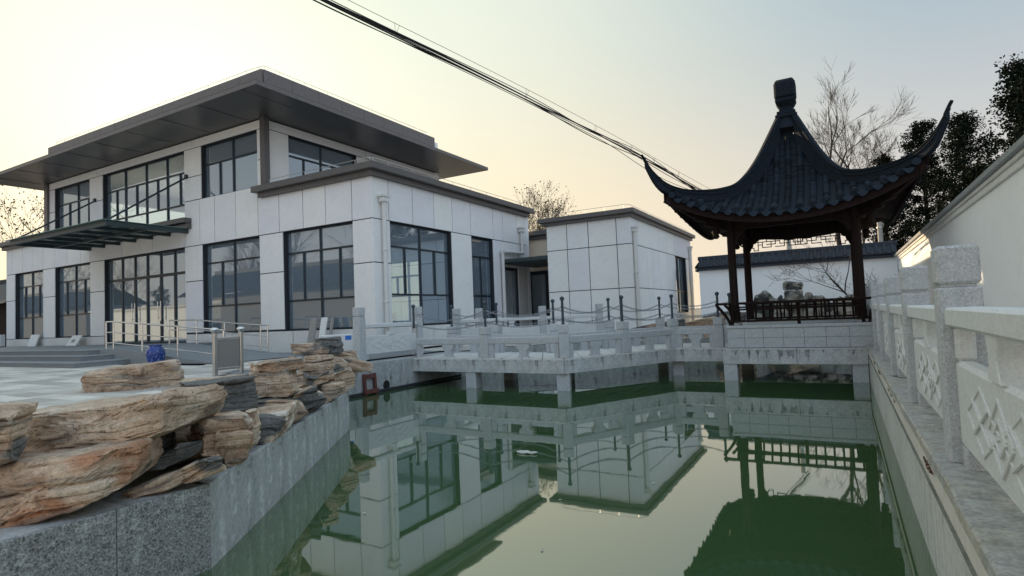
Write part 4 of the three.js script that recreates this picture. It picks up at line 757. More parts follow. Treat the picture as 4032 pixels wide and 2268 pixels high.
  const fret = (() => {
    const t = .011, segs = [], u = .1195, v = .082;
    const h = (x0, x1, y) => segs.push([x0, y, x1, y]), vv = (x, y0, y1) => segs.push([x, y0, x, y1]);
    const half = [[0, 4, 0], [0, 2, 1], [2, 3, 2], [0, 1, 3], [1, 2, 4], [3, 5, 3], [2, 5, 1], [4, 6, 2], [5, 7, 1], [6, 8, 3], [7, 9, 2], [8, 10, 1], [9, 11, 3], [10, 11, 2]];
    for (const s of [-1, 1]) {
      for (const [a, b, y] of half) h(s * (11 - a) * u, s * (11 - b) * u, -y * v);
      for (const [a, y0, y1] of [[1, 3, 4], [2, 0, 2], [2, 2, 4], [3, 1, 3], [4, 0, 1], [5, 1, 3], [6, 0, 2], [7, 1, 2], [8, 0, 3], [9, 1, 3], [10, 0, 2], [1, 0, 1]]) vv(s * (11 - a) * u, -y0 * v, -y1 * v);
    }
    h(-11 * u, 11 * u, 0); vv(0, 0, -3 * v); vv(.6 * u, -v, -3 * v); vv(-.6 * u, -v, -3 * v);
    return segs.map(([x0, y0, x1, y1]) => bx(Math.min(x0, x1) - t, 2.985 + Math.min(y0, y1) - t, -.018, Math.max(x0, x1) + t, 2.985 + Math.max(y0, y1) + t, .018, 0));
  })();
  for (const k of [1, 2, 3]) part('hanging_lattice', fret.map((g) => { const c = g.clone(); c.translate(0, 0, H); return rot(c, k); }), M.wood, pv);
  for (const [sx, sz] of [[-1, 1], [1, 1], [-1, -1], [1, -1]]) { const s = new THREE.Shape(); s.moveTo(0, 0); s.lineTo(.3, 0); s.quadraticCurveTo(.28, -.06, .22, -.06); s.quadraticCurveTo(.2, -.14, .12, -.14); s.quadraticCurveTo(.1, -.26, .05, -.28); s.quadraticCurveTo(.03, -.36, 0, -.38); s.closePath(); const g = new THREE.ExtrudeGeometry(s, { depth: .04, bevelEnabled: false }); g.translate(.09, 3.0, -.02); if (sx > 0) g.rotateY(Math.PI); g.translate(sx * H, 0, sz * H); part('bracket', boxUV(g), M.wood, pv); }
  // leaning back-rail benches on three sides
  const zb = 1.53;
  const seat = (k, x0, x1) => {
    const g = sub('bench_rail', pv), T = (q) => rot(q, k), cv = (y) => zb + .02 + .27 * Math.pow(clamp((y - .55) / .55), 1.7);
    part('rail', T(bx(x0 - .32, 1.05, cv(1.08) - .05, x1 + .15, 1.11, cv(1.08) + .05, .012)), M.wood, g);
    part('rail', T(bx(x0, .90, cv(.92) - .035, x1, .945, cv(.92) + .035, .008)), M.wood, g);
    part('rail', T(bx(x0, .60, cv(.62) - .035, x1, .65, cv(.62) + .035, .008)), M.wood, g);
    const n = Math.round((x1 - x0) / .195);
    for (let i = 0; i <= n; i++) { const x = lerp(x0 + .03, x1 - .03, i / n), big = i === 0 || i === n || i === Math.round(n / 2), b = [], ya = big ? .52 : .62, Ns = 5; for (let s = 0; s < Ns; s++) { const a = lerp(ya, 1.07, s / Ns), c = lerp(ya, 1.07, (s + 1) / Ns); b.push(beam([x, a, cv(a)], [x, c + .01, cv(c + .01)], big ? .075 : .045, .04, 0)); } part('baluster', b.map((q) => { return T(q); }), M.wood, g); }
    part('seat', T(bx(x0, .96, 1.12, x1, 1.0, 1.36, .008)), M.wood, g).visible = true;
  };
  seat(0, -1.5, 1.46); seat(1, -1.5, 1.5); seat(2, -1.5, 1.5);
  { // curved end brackets at the left
    for (const dx of [-1.72, -1.55]) { const s = []; for (let i = 0; i < 8; i++) { const a = lerp(.53, 1.06, i / 8), c = lerp(.53, 1.06, (i + 1) / 8), f = (y) => .34 * Math.pow((y - .53) / .53, 1.4); s.push(beam([dx + .2 - f(a), a, zb - (dx < -1.6 ? 0 : .28)], [dx + .2 - f(c), c + .01, zb - (dx < -1.6 ? 0 : .28)], .05, .07, 0)); } part('end_bracket', s, M.wood, pv); }
  }
  // granite base
  const bw = 1.6, y0 = -.05, ys = [-.05, .20, .44];
  part('base_core', bx(-bw + .03, -.46, -bw + .03, bw - .03, .43, bw - .03, 0), M.joint, pv);
  part('base_cap', bx(-bw - .02, .44, -bw - .02, bw + .02, .52, bw + .02, .012), M.granite, pv);
  for (const k of [0, 3]) { const cut = [-bw, -1.19, -.75, -.29, .17, .64, 1.13, bw]; for (let i = 0; i + 1 < cut.length; i++) for (let j = 0; j < 2; j++) part('base_panel', rot(bx(cut[i] + .003, ys[j] + .003, bw - .029, cut[i + 1] - .003, ys[j + 1] - .003, bw, .003), k), M.granite, pv); }
  for (const [a, c] of [[-1.74, -.02], [-.014, 1.47]]) part('edge_slab', bx(a, -.46, 1.53, c, -.06, 1.63, .008), M.deckEdge, pv);
  part('edge_slab', bx(-1.74, -.46, -1.6, -1.61, -.06, 1.529, .008), M.slabEdge, pv);
  part('edge_slab', bx(-1.74, -.46, -1.75, 1.47, -.06, -1.61, .008), M.slabEdge, pv);
  for (const [x, z] of [[-1.57, 1.45], [-1.57, -1.5], [1.3, -1.5], [1.3, 1.4]]) part('pier', bx(x - .165, -2.2, z - .165, x + .165, -.461, z + .165, .01), M.granite, pv);
}

// ------------------------------------------------------------------ boundary walls
function tiledWall(label, a, b, h, group) {             // plaster wall with a dark tiled coping, seen side to the right of a->b
  const w = thing('boundary_wall', label, 'wall', group, [a[0], 0, a[1]], Math.atan2(-(b[1] - a[1]), b[0] - a[0]));
  const L = Math.hypot(b[0] - a[0], b[1] - a[1]);
  part('wall_face', bx(0, -.2, -.3, L, h, 0, .005), M.plaster, w);
  part('coping_bed', [bx(-.05, h + .001, -.48, L + .05, h + .1, .18, .01), bx(-.05, h + .101, -.40, L + .05, h + .17, .10, .01)], M.wallTile, w);
  const sl = (s) => { const t = [], P = (x, y, z) => [x, y, z], A = [h + .17, -.15 + s * .36], B = [h + .56, -.15 + s * .05]; const q = (p, r, c, d) => t.push(...p, ...r, ...c, ...p, ...c, ...d); if (s > 0) { q(P(0, A[0], A[1]), P(L, A[0], A[1]), P(L, B[0], B[1]), P(0, B[0], B[1])); } else q(P(L, A[0], A[1]), P(0, A[0], A[1]), P(0, B[0], B[1]), P(L, B[0], B[1])); return fromTris(t); };
  part('coping_slope', [sl(1), sl(-1)], M.wallTile, w);
  part('coping_ridge', [bx(-.05, h + .5, -.24, L + .05, h + .62, -.06, .02), bar([-.05, h + .64, -.15], [L + .05, h + .64, -.15], .06, 10)], M.wallTile, w);
  const n = Math.floor(L / .28), base = bar([0, 0, 0], [0, .36, -.30], .062, 10), cap = new THREE.CylinderGeometry(.066, .066, .02, 12).rotateX(Math.PI / 2).toNonIndexed();
  const tile = boxUV(mergeGeometries([clean(base), clean(boxUV(cap))])); const many = [];
  for (let i = 0; i < n; i++) { if (L < 30) { const m = shadow(new THREE.Mesh(tile, M.wallTile)); m.name = 'cover_tile'; m.position.set((i + .5) * L / n, h + .19, .2); w.add(m); } else if (i % 2 === 0) { const c = tile.clone(); c.translate((i + .5) * L / n, h + .19, .2); many.push(c); } }
  if (many.length) part('cover_tiles', many, M.wallTile, w).userData.kind = 'stuff';
  return w;
}
tiledWall('white garden wall with dark tiled top behind the pavilion', [-5.9, -28.7], [2.06, -28.7], 2.78);
tiledWall('short white wall return with tiled top beside the small building', [-5.96, -40], [-5.96, -29.06], 2.78);
{
  const w = thing('boundary_wall', 'tall white wall with plain stepped coping along the right side', 'wall');
  part('wall_face', bx(2.06, -.2, -28.4, 2.4, 2.60, 8, .004), M.plaster, w);
  part('coping', [bx(2.02, 2.602, -28.35, 2.44, 2.70, 8, .008), bx(1.985, 2.702, -28.35, 2.48, 2.76, 8, .008)], M.plinth, w);
  part('coping_top', [bx(1.93, 2.762, -28.3, 2.54, 2.86, 8, .012)], M.stepTop, w);
}
{ // wall behind the camera that the front windows mirror
  const w = thing('boundary_wall', 'cream wall with stone coping across the courtyard, seen mirrored in the glass doors', 'wall');
  part('wall_face', bx(-78, -.2, 7, -53, 3.3, 7.35, 0), M.plaster, w);
  part('coping', [bx(-78, 3.301, 6.9, -53, 3.42, 7.45, .01), bx(-78, 3.421, 6.82, -53, 3.6, 7.53, .01)], M.plinth, w);
}
tiledWall('tiled courtyard wall behind the viewpoint', [2, 7.3], [-22, 7.3], 3.0);
function hall(label, x0, x1, z0, z1, eave, top) {
  const h = thing('courtyard_hall', label, 'building'), t = [], q = (a, b, c, d) => t.push(...a, ...b, ...c, ...a, ...c, ...d), zm = (z0 + z1) / 2;
  part('wall', bx(x0, -.2, z0, x1, eave, z1, 0), M.shadeGrey, h);
  q([x1 + .5, eave, z0 - .8], [x0 - .5, eave, z0 - .8], [x0 - .5, top, zm], [x1 + .5, top, zm]); q([x0 - .5, eave, z1 + .8], [x1 + .5, eave, z1 + .8], [x1 + .5, top, zm], [x0 - .5, top, zm]);
  part('roof', fromTris(t), M.wallTile, h); part('ridge', bx(x0 - .5, top - .05, zm - .15, x1 + .5, top + .35, zm + .15, .02), M.wallTile, h);
  const rib = []; for (let x = x0 - .4; x < x1 + .5; x += .5) rib.push(bar([x, eave + .03, z0 - .85], [x, top, zm], .09, 6)); part('cover_tiles', rib, M.wallTile, h).userData.kind = 'stuff';
}
hall('tiled-roof hall with shade put into its grey walls, mirrored in the windows near the corner', -58, -24, 7, 13, 4.3, 6.6);
hall('hall farther west with the same shade-grey walls, mirrored in the leftmost windows', -125, -79, 7, 13, 4.3, 6.6);
{ // neighbouring hall at the far left edge
  const h = thing('side_hall', 'dark hall with tiled roof just visible at the left edge', 'building');
  part('wall', bx(-64, 0, -24, -44.2, 3.36, -16, 0), M.wood, h);
  const t = [], A = [-64.6, -43.6], q = (a, b, c, d) => t.push(...a, ...b, ...c, ...a, ...c, ...d);
  q([A[0], 3, -15.2], [A[1], 3, -15.2], [A[1], 5.2, -20], [A[0], 5.2, -20]); q([A[1], 3, -24.8], [A[0], 3, -24.8], [A[0], 5.2, -20], [A[1], 5.2, -20]);
  part('roof', fromTris(t), M.wallTile, h); part('ridge', bx(-64.6, 5.15, -20.15, -43.6, 5.45, -19.85, .02), M.wallTile, h);
}

// ------------------------------------------------------------------ rocks
// a layered block: front outline (metres along s, height y) swept back by depth, then broken up along its strata
function rockGeo(poly, depth, seed, opt = {}) {
  const { strata = .022, rough = .03, back = .9, N = 190, dark = .5, rust = 0, pale = 0, scholar = false, tilt = 0 } = opt;
  const R = rng(seed), P = [];
  let per = 0; const seg = poly.map((p, i) => { const q = poly[(i + 1) % poly.length], l = Math.hypot(q[0] - p[0], q[1] - p[1]); per += l; return l; });
  poly.forEach((p, i) => { const q = poly[(i + 1) % poly.length], n = Math.max(2, Math.round(seg[i] / per * N)); for (let k = 0; k < n; k++) P.push([lerp(p[0], q[0], k / n), lerp(p[1], q[1], k / n)]); });
  const n = P.length; let cx = 0, cy = 0; P.forEach((p) => { cx += p[0] / n; cy += p[1] / n; });
  if (!scholar) P.forEach((p) => { p[0] = cx + (p[0] - cx) * 1.10; p[1] = cy + (p[1] - cy) * 1.09; });
  for (let it = 0; it < 2; it++) { const C = P.map((p) => p.slice()); P.forEach((p, i) => { const a = C[(i + n - 1) % n], b = C[(i + 1) % n]; p[0] = C[i][0] * .6 + (a[0] + b[0]) * .2; p[1] = C[i][1] * .6 + (a[1] + b[1]) * .2; }); }
  const rings = []; // [scale, w]
  for (const [k, w] of [[.0, .02], [.08, .02], [.16, .02], [.24, .02], [.32, .02], [.40, .02], [.48, .02], [.56, .02], [.64, .02], [.72, .02], [.79, .02], [.86, .018], [.92, .014], [.97, .004], [.995, -.012]]) rings.push([k, w]);
  const nd = Math.max(8, Math.round(depth / .04));
  for (let i = 0; i <= nd; i++) { const t = i / nd; rings.push([lerp(1, back, t * t), -.025 - t * depth]); }
  for (const k of [.85, .6, .3, 0]) rings.push([back * k, -.03 - depth]);
  const pos = [], sx = R() * 100;
  for (const [k, w] of rings) for (const p of P) pos.push(cx + (p[0] - cx) * k, cy + (p[1] - cy) * k, w);
  const idx = []; for (let r = 0; r + 1 < rings.length; r++) for (let i = 0; i < n; i++) { const a = r * n + i, b = r * n + (i + 1) % n, c = a + n, d = b + n; idx.push(a, c, b, b, c, d); }
  let g = new THREE.BufferGeometry(); g.setAttribute('position', new THREE.Float32BufferAttribute(pos, 3)); g.setIndex(idx);
  g = mergeVertices(g, 1e-4);
  if (!scholar) { // broken faces: cut the block back to random planes
    const q = g.attributes.position, b = new THREE.Box3().setFromBufferAttribute(q), c = b.getCenter(new THREE.Vector3()), v = new THREE.Vector3();
    for (let k = 0; k < 26; k++) {
      const a = R() * 6.283, e = (R() - .5) * (k < 14 ? .55 : 2.2), nrm = new THREE.Vector3(Math.cos(a) * Math.cos(e), Math.sin(e), Math.sin(a) * Math.cos(e)); if (nrm.z < -.6) continue;
      let sup = 0; for (let i = 0; i < q.count; i++) sup = Math.max(sup, v.fromBufferAttribute(q, i).sub(c).dot(nrm));
      const lim = sup - (k < 14 ? .01 + R() * .12 : .008 + R() * R() * .075) * Math.min(1, sup / .3);
      for (let i = 0; i < q.count; i++) { const o = v.fromBufferAttribute(q, i).sub(c).dot(nrm) - lim; if (o > 0) q.setXYZ(i, q.getX(i) - nrm.x * o, q.getY(i) - nrm.y * o, q.getZ(i) - nrm.z * o); }
    }
  }
  g.computeVertexNormals();
  { // orient outwards
    const nn = g.attributes.normal, pp = g.attributes.position; let s = 0; for (let i = 0; i < pp.count; i++) s += nn.getX(i) * (pp.getX(i) - cx) + nn.getY(i) * (pp.getY(i) - cy) + nn.getZ(i) * (pp.getZ(i) + depth / 2);
    if (s < 0) { const ix = g.index.array; for (let i = 0; i < ix.length; i += 3) { const t = ix[i]; ix[i] = ix[i + 1]; ix[i + 1] = t; } g.computeVertexNormals(); }
  }
  const p = g.attributes.position, q = g.attributes.normal, col = new Float32Array(p.count * 3);
  for (let i = 0; i < p.count; i++) {
    const x = p.getX(i), y = p.getY(i), z = p.getZ(i), nx = q.getX(i), ny = q.getY(i), nz = q.getZ(i);
    const yy = y - x * tilt;
    const warp = fbm3(x * 1.7 + sx, y * 1.7, z * 1.7, 3);
    const st = fbm3(x * 1.1 + sx, yy * 17 + warp * 4, z * 1.1, 3), st2 = Math.abs(fbm3(x * .8 + sx, yy * 9 + warp * 2.5, z * .8 + 3, 2) - .5) * 2;
    const ch = fbm3(x * 6 + sx, y * 6, z * 6, 4) - .5, big = fbm3(x * 2.2 + sx, y * 2.6, z * 2.2 + 40, 3) - .5;
    const lat = 1 - Math.abs(ny) * .8;
    const lay = (f, sd, amp) => { const v = yy * f + warp * 1.6 + sd * 7.3 + sx, L = Math.floor(v), t = v - L, ca = Math.floor((x * .8 - z * .6) * (1.6 + hash3(L, sd, 1) * 2.4) + hash3(L, sd, 2) * 9), e = hash3(L, ca, sd + 3) - .5, up = hash3(L + 1, 0, sd + 3) - .5; return e * amp - amp * .95 * Math.exp(-Math.pow(Math.min(t, 1 - t) / .075, 2)) * (hash3(L + (t > .5 ? 1 : 0), 4, sd) > .45 ? 1 : .15); };
    let dsp = scholar ? (big * .16 + ch * .16 - Math.max(0, fbm3(x * 5 + sx, y * 5, z * 5 + 9, 2) - .58) * .35) : lat * (lay(7, 1, strata * 1.9) + lay(19, 2, strata * .7)) + ch * rough * .9 + big * rough * .9 + (1 - lat) * lay(5, 5, .004);
    p.setXYZ(i, x + nx * dsp, y + ny * dsp, z + nz * dsp);
    let c;
    if (scholar) { const m = sstep(.4, .62, fbm3(x * 4 + sx, y * 5, z * 4, 4)); c = [lerp(.10, .52, m), lerp(.105, .49, m), lerp(.10, .43, m)]; } else {
      const t1 = fbm3(x * 2.2 + sx + 11, yy * 5, z * 2.2, 4), t2 = fbm3(x * 1.3 + sx + 31, yy * 2.2, z * 1.3, 4), t3 = fbm3(x * 1.2 + sx + 71, y * 1.6, z * 1.2, 3);
      const tan = [.74, .56, .41], brown = [.52, .36, .25], grey = [.20, .195, .185], red = [.54, .28, .16], cream = [.97, .86, .72];
      c = tan.map((v, k) => lerp(v, brown[k], sstep(.40, .62, t1)));
      c = c.map((v, k) => lerp(v, cream[k], sstep(.52, .7, fbm3(x * 3 + sx, yy * 7, z * 3 + 90, 3)) * (.35 + pale)));
      c = c.map((v, k) => lerp(v, red[k], rust * sstep(.5, .62, fbm3(x * 2 + sx, y * 2.4, z * 2 + 61, 4))));
      c = c.map((v, k) => lerp(v, grey[k], sstep(.66 - dark * .3, .70 - dark * .3, t3 * .65 + t2 * .35)));
      c = c.map((v, k) => lerp(v, grey[k], .55 * sstep(.64, .72, fbm3(x * 1.5 + sx, yy * 15 + warp * 3, z * 1.5 + 7, 3))));
    }
    col[i * 3] = c[0]; col[i * 3 + 1] = c[1]; col[i * 3 + 2] = c[2];
  }
  g.setAttribute('color', new THREE.BufferAttribute(col, 3));
  return boxUV(toCreasedNormals(g, .30));
}
const ST = (s) => s.split(' ').map((p) => p.split(',').map(Number));
const rockList = [
  ['long tan slab across the left edge, upper of the two largest', -4.85, -2.3, 26.6, .9, '-0.80,0.40 -0.28,0.42 0.10,0.44 0.35,0.51 0.41,0.47 0.47,0.38 0.40,0.25 0.16,0.15 -0.17,0.08 -0.69,0.03 -0.81,0.02', { dark: .12, tilt: .08 }],
  ['grey block cut by the left frame edge beside the longest slab', -4.75, -1.3, 54.7, .8, '0.05,0.52 0.33,0.51 0.33,0.19 0.05,0.15', { dark: .55 }],
  ['tan slab with rust red end lying lowest at the left', -4.55, -1.9, 41.3, .8, '-0.59,0.14 -0.35,0.14 -0.06,0.15 0.33,0.18 0.37,0.11 0.34,0.02 0.28,-0.07 0.03,-0.16 -0.19,-0.23 -0.35,-0.31 -0.58,-0.40', { dark: .12, rust: 1, tilt: .05 }],
  ['flat wedge resting on the wall edge at the granite corner', -4.47, -2.5, 34.8, .45, '-0.50,-0.29 -0.30,-0.21 0.04,-0.09 0.23,-0.02 0.40,-0.02 0.36,-0.12 0.14,-0.17 -0.15,-0.22 -0.40,-0.29', { dark: .3, tilt: .3 }],
  ['thin pale plate with a dark edge above the wedge', -4.7, -2.75, 39.7, .6, '-0.38,-0.05 -0.18,-0.03 -0.05,0.02 0.16,0.05 0.16,0.01 0.09,-0.05 -0.11,-0.11 -0.37,-0.12', { dark: .55, pale: .5, tilt: .15 }],
  ['dark grey piece tucked under the longest slab', -4.95, -2.8, 40.5, .5, '-0.47,0.03 -0.36,0.06 -0.12,0.11 0.04,0.07 -0.09,-0.03 -0.31,-0.05 -0.47,-0.08', { dark: .75 }],
  ['rounded grey boulder with rusty right face at the wall corner', -4.66, -3.22, 50.2, .6, '-0.43,0.18 -0.25,0.20 0.06,0.20 0.11,0.12 0.13,-0.09 0.07,-0.19 -0.05,-0.22 -0.08,-0.12 -0.26,-0.07 -0.41,-0.01 -0.43,0.09', { dark: .38, rust: .8, pale: .3, rough: .04 }],
  ['narrow upright yellowish rock beside the rounded boulder', -5.0, -3.75, 53.1, .45, '-0.14,0.14 -0.03,0.15 0.0,-0.03 -0.01,-0.17 -0.09,-0.20 -0.13,-0.08', { dark: .2, rough: .045 }],
  ['wide pale-topped rock on the wall edge right of the boulder', -5.45, -4.35, 51.4, .9, '-0.27,0.02 0.04,0.03 0.19,0.07 0.19,-0.12 0.05,-0.20 -0.03,-0.23 -0.21,-0.22 -0.27,-0.18', { dark: .3, pale: .6 }],
  ['small split rock under the tallest two-layer block', -6.3, -5.55, 48.6, .6, '-0.29,0.02 -0.12,0.08 0.05,0.13 0.08,-0.07 -0.02,-0.12 -0.15,-0.17 -0.23,-0.14', { dark: .35 }],
  ['low brown rock near the end of the wall', -6.85, -6.45, 46.7, .6, '-0.25,0.02 -0.05,0.05 0.16,0.05 0.16,-0.08 0.04,-0.13 -0.21,-0.22', { dark: .3 }],
  ['rough brown rock overhanging the far end of the wall', -7.4, -7.25, 45.6, .7, '-0.45,0.06 -0.15,0.12 0.04,0.17 0.13,0.07 0.13,-0.11 -0.03,-0.20 -0.27,-0.17 -0.46,-0.07', { dark: .25 }],
  ['lower half of the tallest two-layer tan block', -6.25, -5.15, 55.5, .7, '-0.45,0.38 -0.15,0.41 0.16,0.45 0.16,0.33 0.12,0.11 -0.14,0.09 -0.43,0.11', { dark: .15 }],
  ['flat cap slab on the tallest two-layer block', -6.3, -5.1, 56.0, .8, '-0.49,0.50 -0.36,0.50 -0.08,0.54 0.22,0.55 0.23,0.43 -0.08,0.40 -0.38,0.37 -0.49,0.40', { dark: .12, pale: .3 }],
  ['dark grey squared block below the steel sign frame', -5.75, -4.0, 55.2, .9, '-0.56,0.42 -0.24,0.41 0.0,0.43 0.18,0.44 0.19,0.06 0.02,0.06 -0.20,0.05 -0.25,0.09 -0.55,0.12', { dark: .52 }],
  ['reddish banded rock between the longest slab and the dark block', -5.25, -3.2, 53.6, .5, '-0.31,0.42 -0.16,0.44 0.13,0.43 0.18,0.35 0.21,0.27 0.17,0.21 -0.03,0.18 -0.18,0.12 -0.29,0.10 -0.32,0.29', { dark: .15, rust: .5 }],
  ['big tan block alone on the paving behind the longest slab', -10.56, -5.6, 52.1, 1.2, '-0.91,0.25 -0.86,0.31 -0.58,0.36 -0.05,0.40 0.42,0.42 0.50,0.10 0.50,0.0 0.11,-.04 -0.34,-.05 -0.86,-.02', { dark: .15, rough: .05 }],
  ['striped black and white rock right of the tallest block', -7.2, -6.75, 46.8, .7, '-0.44,0.47 0.0,0.47 0.08,0.26 -0.08,0.17 -0.29,0.14 -0.42,0.20', { dark: .7, pale: 1 }],
  ['dark filler rock below the striped rock', -7.0, -6.5, 47.1, .6, '-0.41,0.26 -0.23,0.17 0.04,0.23 0.04,0.10 -0.21,0.04 -0.46,-0.07 -0.43,0.14', { dark: .8 }],
  ['flat reddish rock near the air conditioner, left one on top', -8.5, -7.95, 46.9, .7, '-0.82,0.62 -0.34,0.63 -0.05,0.61 -0.04,0.42 -0.32,0.41 -0.80,0.46', { dark: .35, rust: .2 }],
  ['grey block topmost of the pile beside the air conditioner', -8.8, -8.4, 46.3, .7, '-0.48,0.69 0.06,0.71 0.08,0.43 -0.06,0.35 -0.19,0.36 -0.46,0.40', { dark: .75 }],
  ['long pointed slab sticking out over the red wooden trestle', -8.5, -8.5, 45, .8, '-0.37,0.29 -0.13,0.27 0.11,0.21 0.27,0.17 0.41,0.13 0.39,0.04 0.22,0.01 0.02,-0.01 -0.33,0.08', { dark: .3, tilt: -.2 }],
  ['small pale rock at the foot of the first railing post', -9.3, -9.3, 45, .6, '-0.40,0.22 -0.27,0.35 -0.14,0.37 0.08,0.36 0.11,0.24 0.11,0.15 -0.36,0.16', { dark: .4, pale: .5 }],
];
rockList.forEach(([label, x, z, ang, depth, s, opt], i) => {
  const m = solo('rock', rockGeo(ST(s), depth, 101 + i * 7, opt), M.rock, label, 'rock', 'layered rocks piled along the left pond wall');
  m.position.set(x, 0, z); m.rotation.y = ang * D2R;
});
{ // packing rocks under the pile
  const R = rng(77), words = ['beneath the longest slab at the left', 'beneath the reddish banded rock', 'behind the rounded boulder', 'behind the wide pale-topped rock', 'beneath the tallest block', 'beneath the low brown rock', 'beneath the striped rock', 'beneath the long pointed slab', 'beneath the topmost grey block'];
  [[-5.3, -1.9, .95], [-5.35, -3.0, .8], [-5.45, -3.9, .7], [-6.2, -4.7, .9], [-6.75, -5.5, .9], [-7.4, -6.5, .8], [-7.9, -7.0, .9], [-8.7, -8.0, 1.0], [-9.3, -8.7, 1.0]].forEach(([x, z, w], i) => {
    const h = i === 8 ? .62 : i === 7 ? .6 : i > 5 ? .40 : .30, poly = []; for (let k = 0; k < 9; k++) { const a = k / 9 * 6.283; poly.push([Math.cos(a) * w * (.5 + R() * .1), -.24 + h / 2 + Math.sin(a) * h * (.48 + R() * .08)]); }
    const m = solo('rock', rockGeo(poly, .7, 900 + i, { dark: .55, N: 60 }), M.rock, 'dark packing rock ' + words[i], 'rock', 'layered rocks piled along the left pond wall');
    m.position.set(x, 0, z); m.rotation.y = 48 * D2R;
  });
}
{ // far bank rocks between the bridge and the small building
  const R = rng(31);
  const far = [
    ['long brown slab on the far bank beside the pavilion', -4.45, -21.9, 10, .9, [[-.9, .0], [-.85, .45], [-.2, .62], [.5, .75], [1.25, .8], [1.3, .1], [.4, -.05]], { dark: .12, rust: .25 }],
    ['grey layered slab on the far bank under the chains', -6.05, -21.1, 14, .8, [[-1.1, -.05], [-1.0, .35], [-.2, .50], [.6, .62], [1.2, .68], [1.2, .05]], { dark: .9 }],
    ['small reddish rock on the far bank at the railing end', -7.0, -20.5, 10, .6, [[-.7, -.05], [-.6, .18], [.1, .24], [.6, .22], [.65, -.05]], { dark: .2, rust: .5 }],
    ['pale flat rock on the far bank before the brown slab', -5.7, -20.9, 8, .5, [[-.7, -.1], [-.6, .2], [.3, .28], [.9, .24], [.95, -.1]], { dark: .2, pale: .6 }],
    ['low grey rock behind the long brown slab', -3.9, -23.4, 0, .8, [[-1.1, 0], [-1, .7], [0, .9], [1.0, .8], [1.1, 0]], { dark: .9 }],
    ['brown rock at the water edge behind the pavilion pier', -3.6, -21.9, 12, .7, [[-.8, -1.2], [-.85, -.5], [-.3, -.12], [.4, -.05], [.9, -.3], [.85, -1.2]], { dark: .2, rust: .4 }],
    ['dark rock wedge at the water under the pavilion', -1.7, -24.9, 0, .8, [[-1.1, -1.2], [-1, -.3], [-.3, -.1], [.4, -.35], [1.3, -.7], [1.4, -1.2]], { dark: .6 }],
  ];
  far.forEach(([label, x, z, a, d, poly, o], i) => { const m = solo('rock', rockGeo(poly, d, 400 + i * 5, { N: 80, rough: .05, ...o }), M.rock, label, 'rock', 'rocks on the far bank'); m.position.set(x, 0, z); m.rotation.y = a * D2R; m.scale.setScalar(.9); });
  const sch = [
    ['jagged pale rockery stone left, seen beside the pavilion column', -2.75, -25.2, [[-.5, -.1], [-.5, 1.0], [-.3, 1.45], [-.05, 1.5], [.02, 1.68], [.2, 1.5], [.45, 1.2], [.55, 1.15], [.6, -.1]]],
    ['tall rockery stone in the middle carrying a flat block', -1.65, -25.0, [[-.75, -.1], [-.6, .9], [-.45, 1.2], [-.3, 1.25], [-.3, 1.52], [.3, 1.55], [.4, 1.2], [.7, 1.0], [.85, -.1]]],
    ['small pointed rockery stone left of the tall one', -2.15, -24.8, [[-.2, -.1], [-.2, .9], [-.05, 1.25], [.05, 1.42], [.18, 1.2], [.25, .8], [.25, -.1]]],
    ['small hooked rockery stone right of the tall one', -1.15, -24.8, [[-.2, -.1], [-.2, 1.0], [-.1, 1.4], [.05, 1.45], [.2, 1.2], [.3, .9], [.3, -.1]]],
    ['low rockery stone at the right, tan and pale', -.75, -25.2, [[-.55, -.1], [-.4, 1.1], [-.2, 1.3], [.1, 1.28], [.3, 1.05], [.6, 1.0], [.7, -.1]]],
    ['low rockery stone nearest the right column', .05, -25.2, [[-.4, -.1], [-.35, 1.1], [-.1, 1.25], [0, 1.12], [.15, 1.34], [.3, 1.3], [.35, -.1]]],
  ];
  sch.forEach(([label, x, z, poly], i) => { const m = solo('rockery_stone', rockGeo(poly, .7, 600 + i * 11, { scholar: true, N: 90 }), M.scholar, label, 'rock', 'weathered rockery stones before the white wall'); m.position.set(x, 0, z); });
  const m = solo('rockery_stone', rockGeo([[-.36, 1.56], [-.37, 1.8], [-.3, 1.86], [.28, 1.87], [.36, 1.72], [.3, 1.57]], .5, 690, { scholar: true, N: 70 }), M.scholar, 'flat rockery block balanced on top of the tall stone', 'rock', 'weathered rockery stones before the white wall'); m.position.set(-1.64, 0, -25.0);
}
{ // wooden frame on the wall
  const f = thing('timber_trestle', 'red-brown wooden trestle leaning on the pond wall at the water', 'frame', null, [-10.74, -.9, -11.32]);
  f.rotation.z = .08;
  part('stile', bx(-.02, 0, -.24, .05, .56, -.16, .006), M.redwood, f); part('stile', bx(-.02, 0, .14, .05, .56, .22, .006), M.redwood, f);
  part('crosspiece', bx(-.01, .44, -.158, .06, .55, .138, .006), M.redwood, f); part('crosspiece', bx(-.01, .05, -.25, .09, .16, .24, .006), M.redwood, f);
}
{ // old ladder leaning by the rockery
  const l = thing('wooden_ladder', 'two weathered poles of a ladder leaning right of the rockery', 'ladder');
  part('stile', bar([.15, 0, -25.6], [.55, 2.0, -26.6], .045, 8), M.greyBoard, l); part('stile', bar([.5, 0, -25.4], [.75, 2.0, -26.4], .045, 8), M.greyBoard, l);
  for (const t of [.3, .5, .7, .9]) part('rung', bar([lerp(.15, .55, t), 2 * t, -25.6 - t], [lerp(.5, .75, t), 2 * t, -25.4 - t], .025, 6), M.greyBoard, l);
}

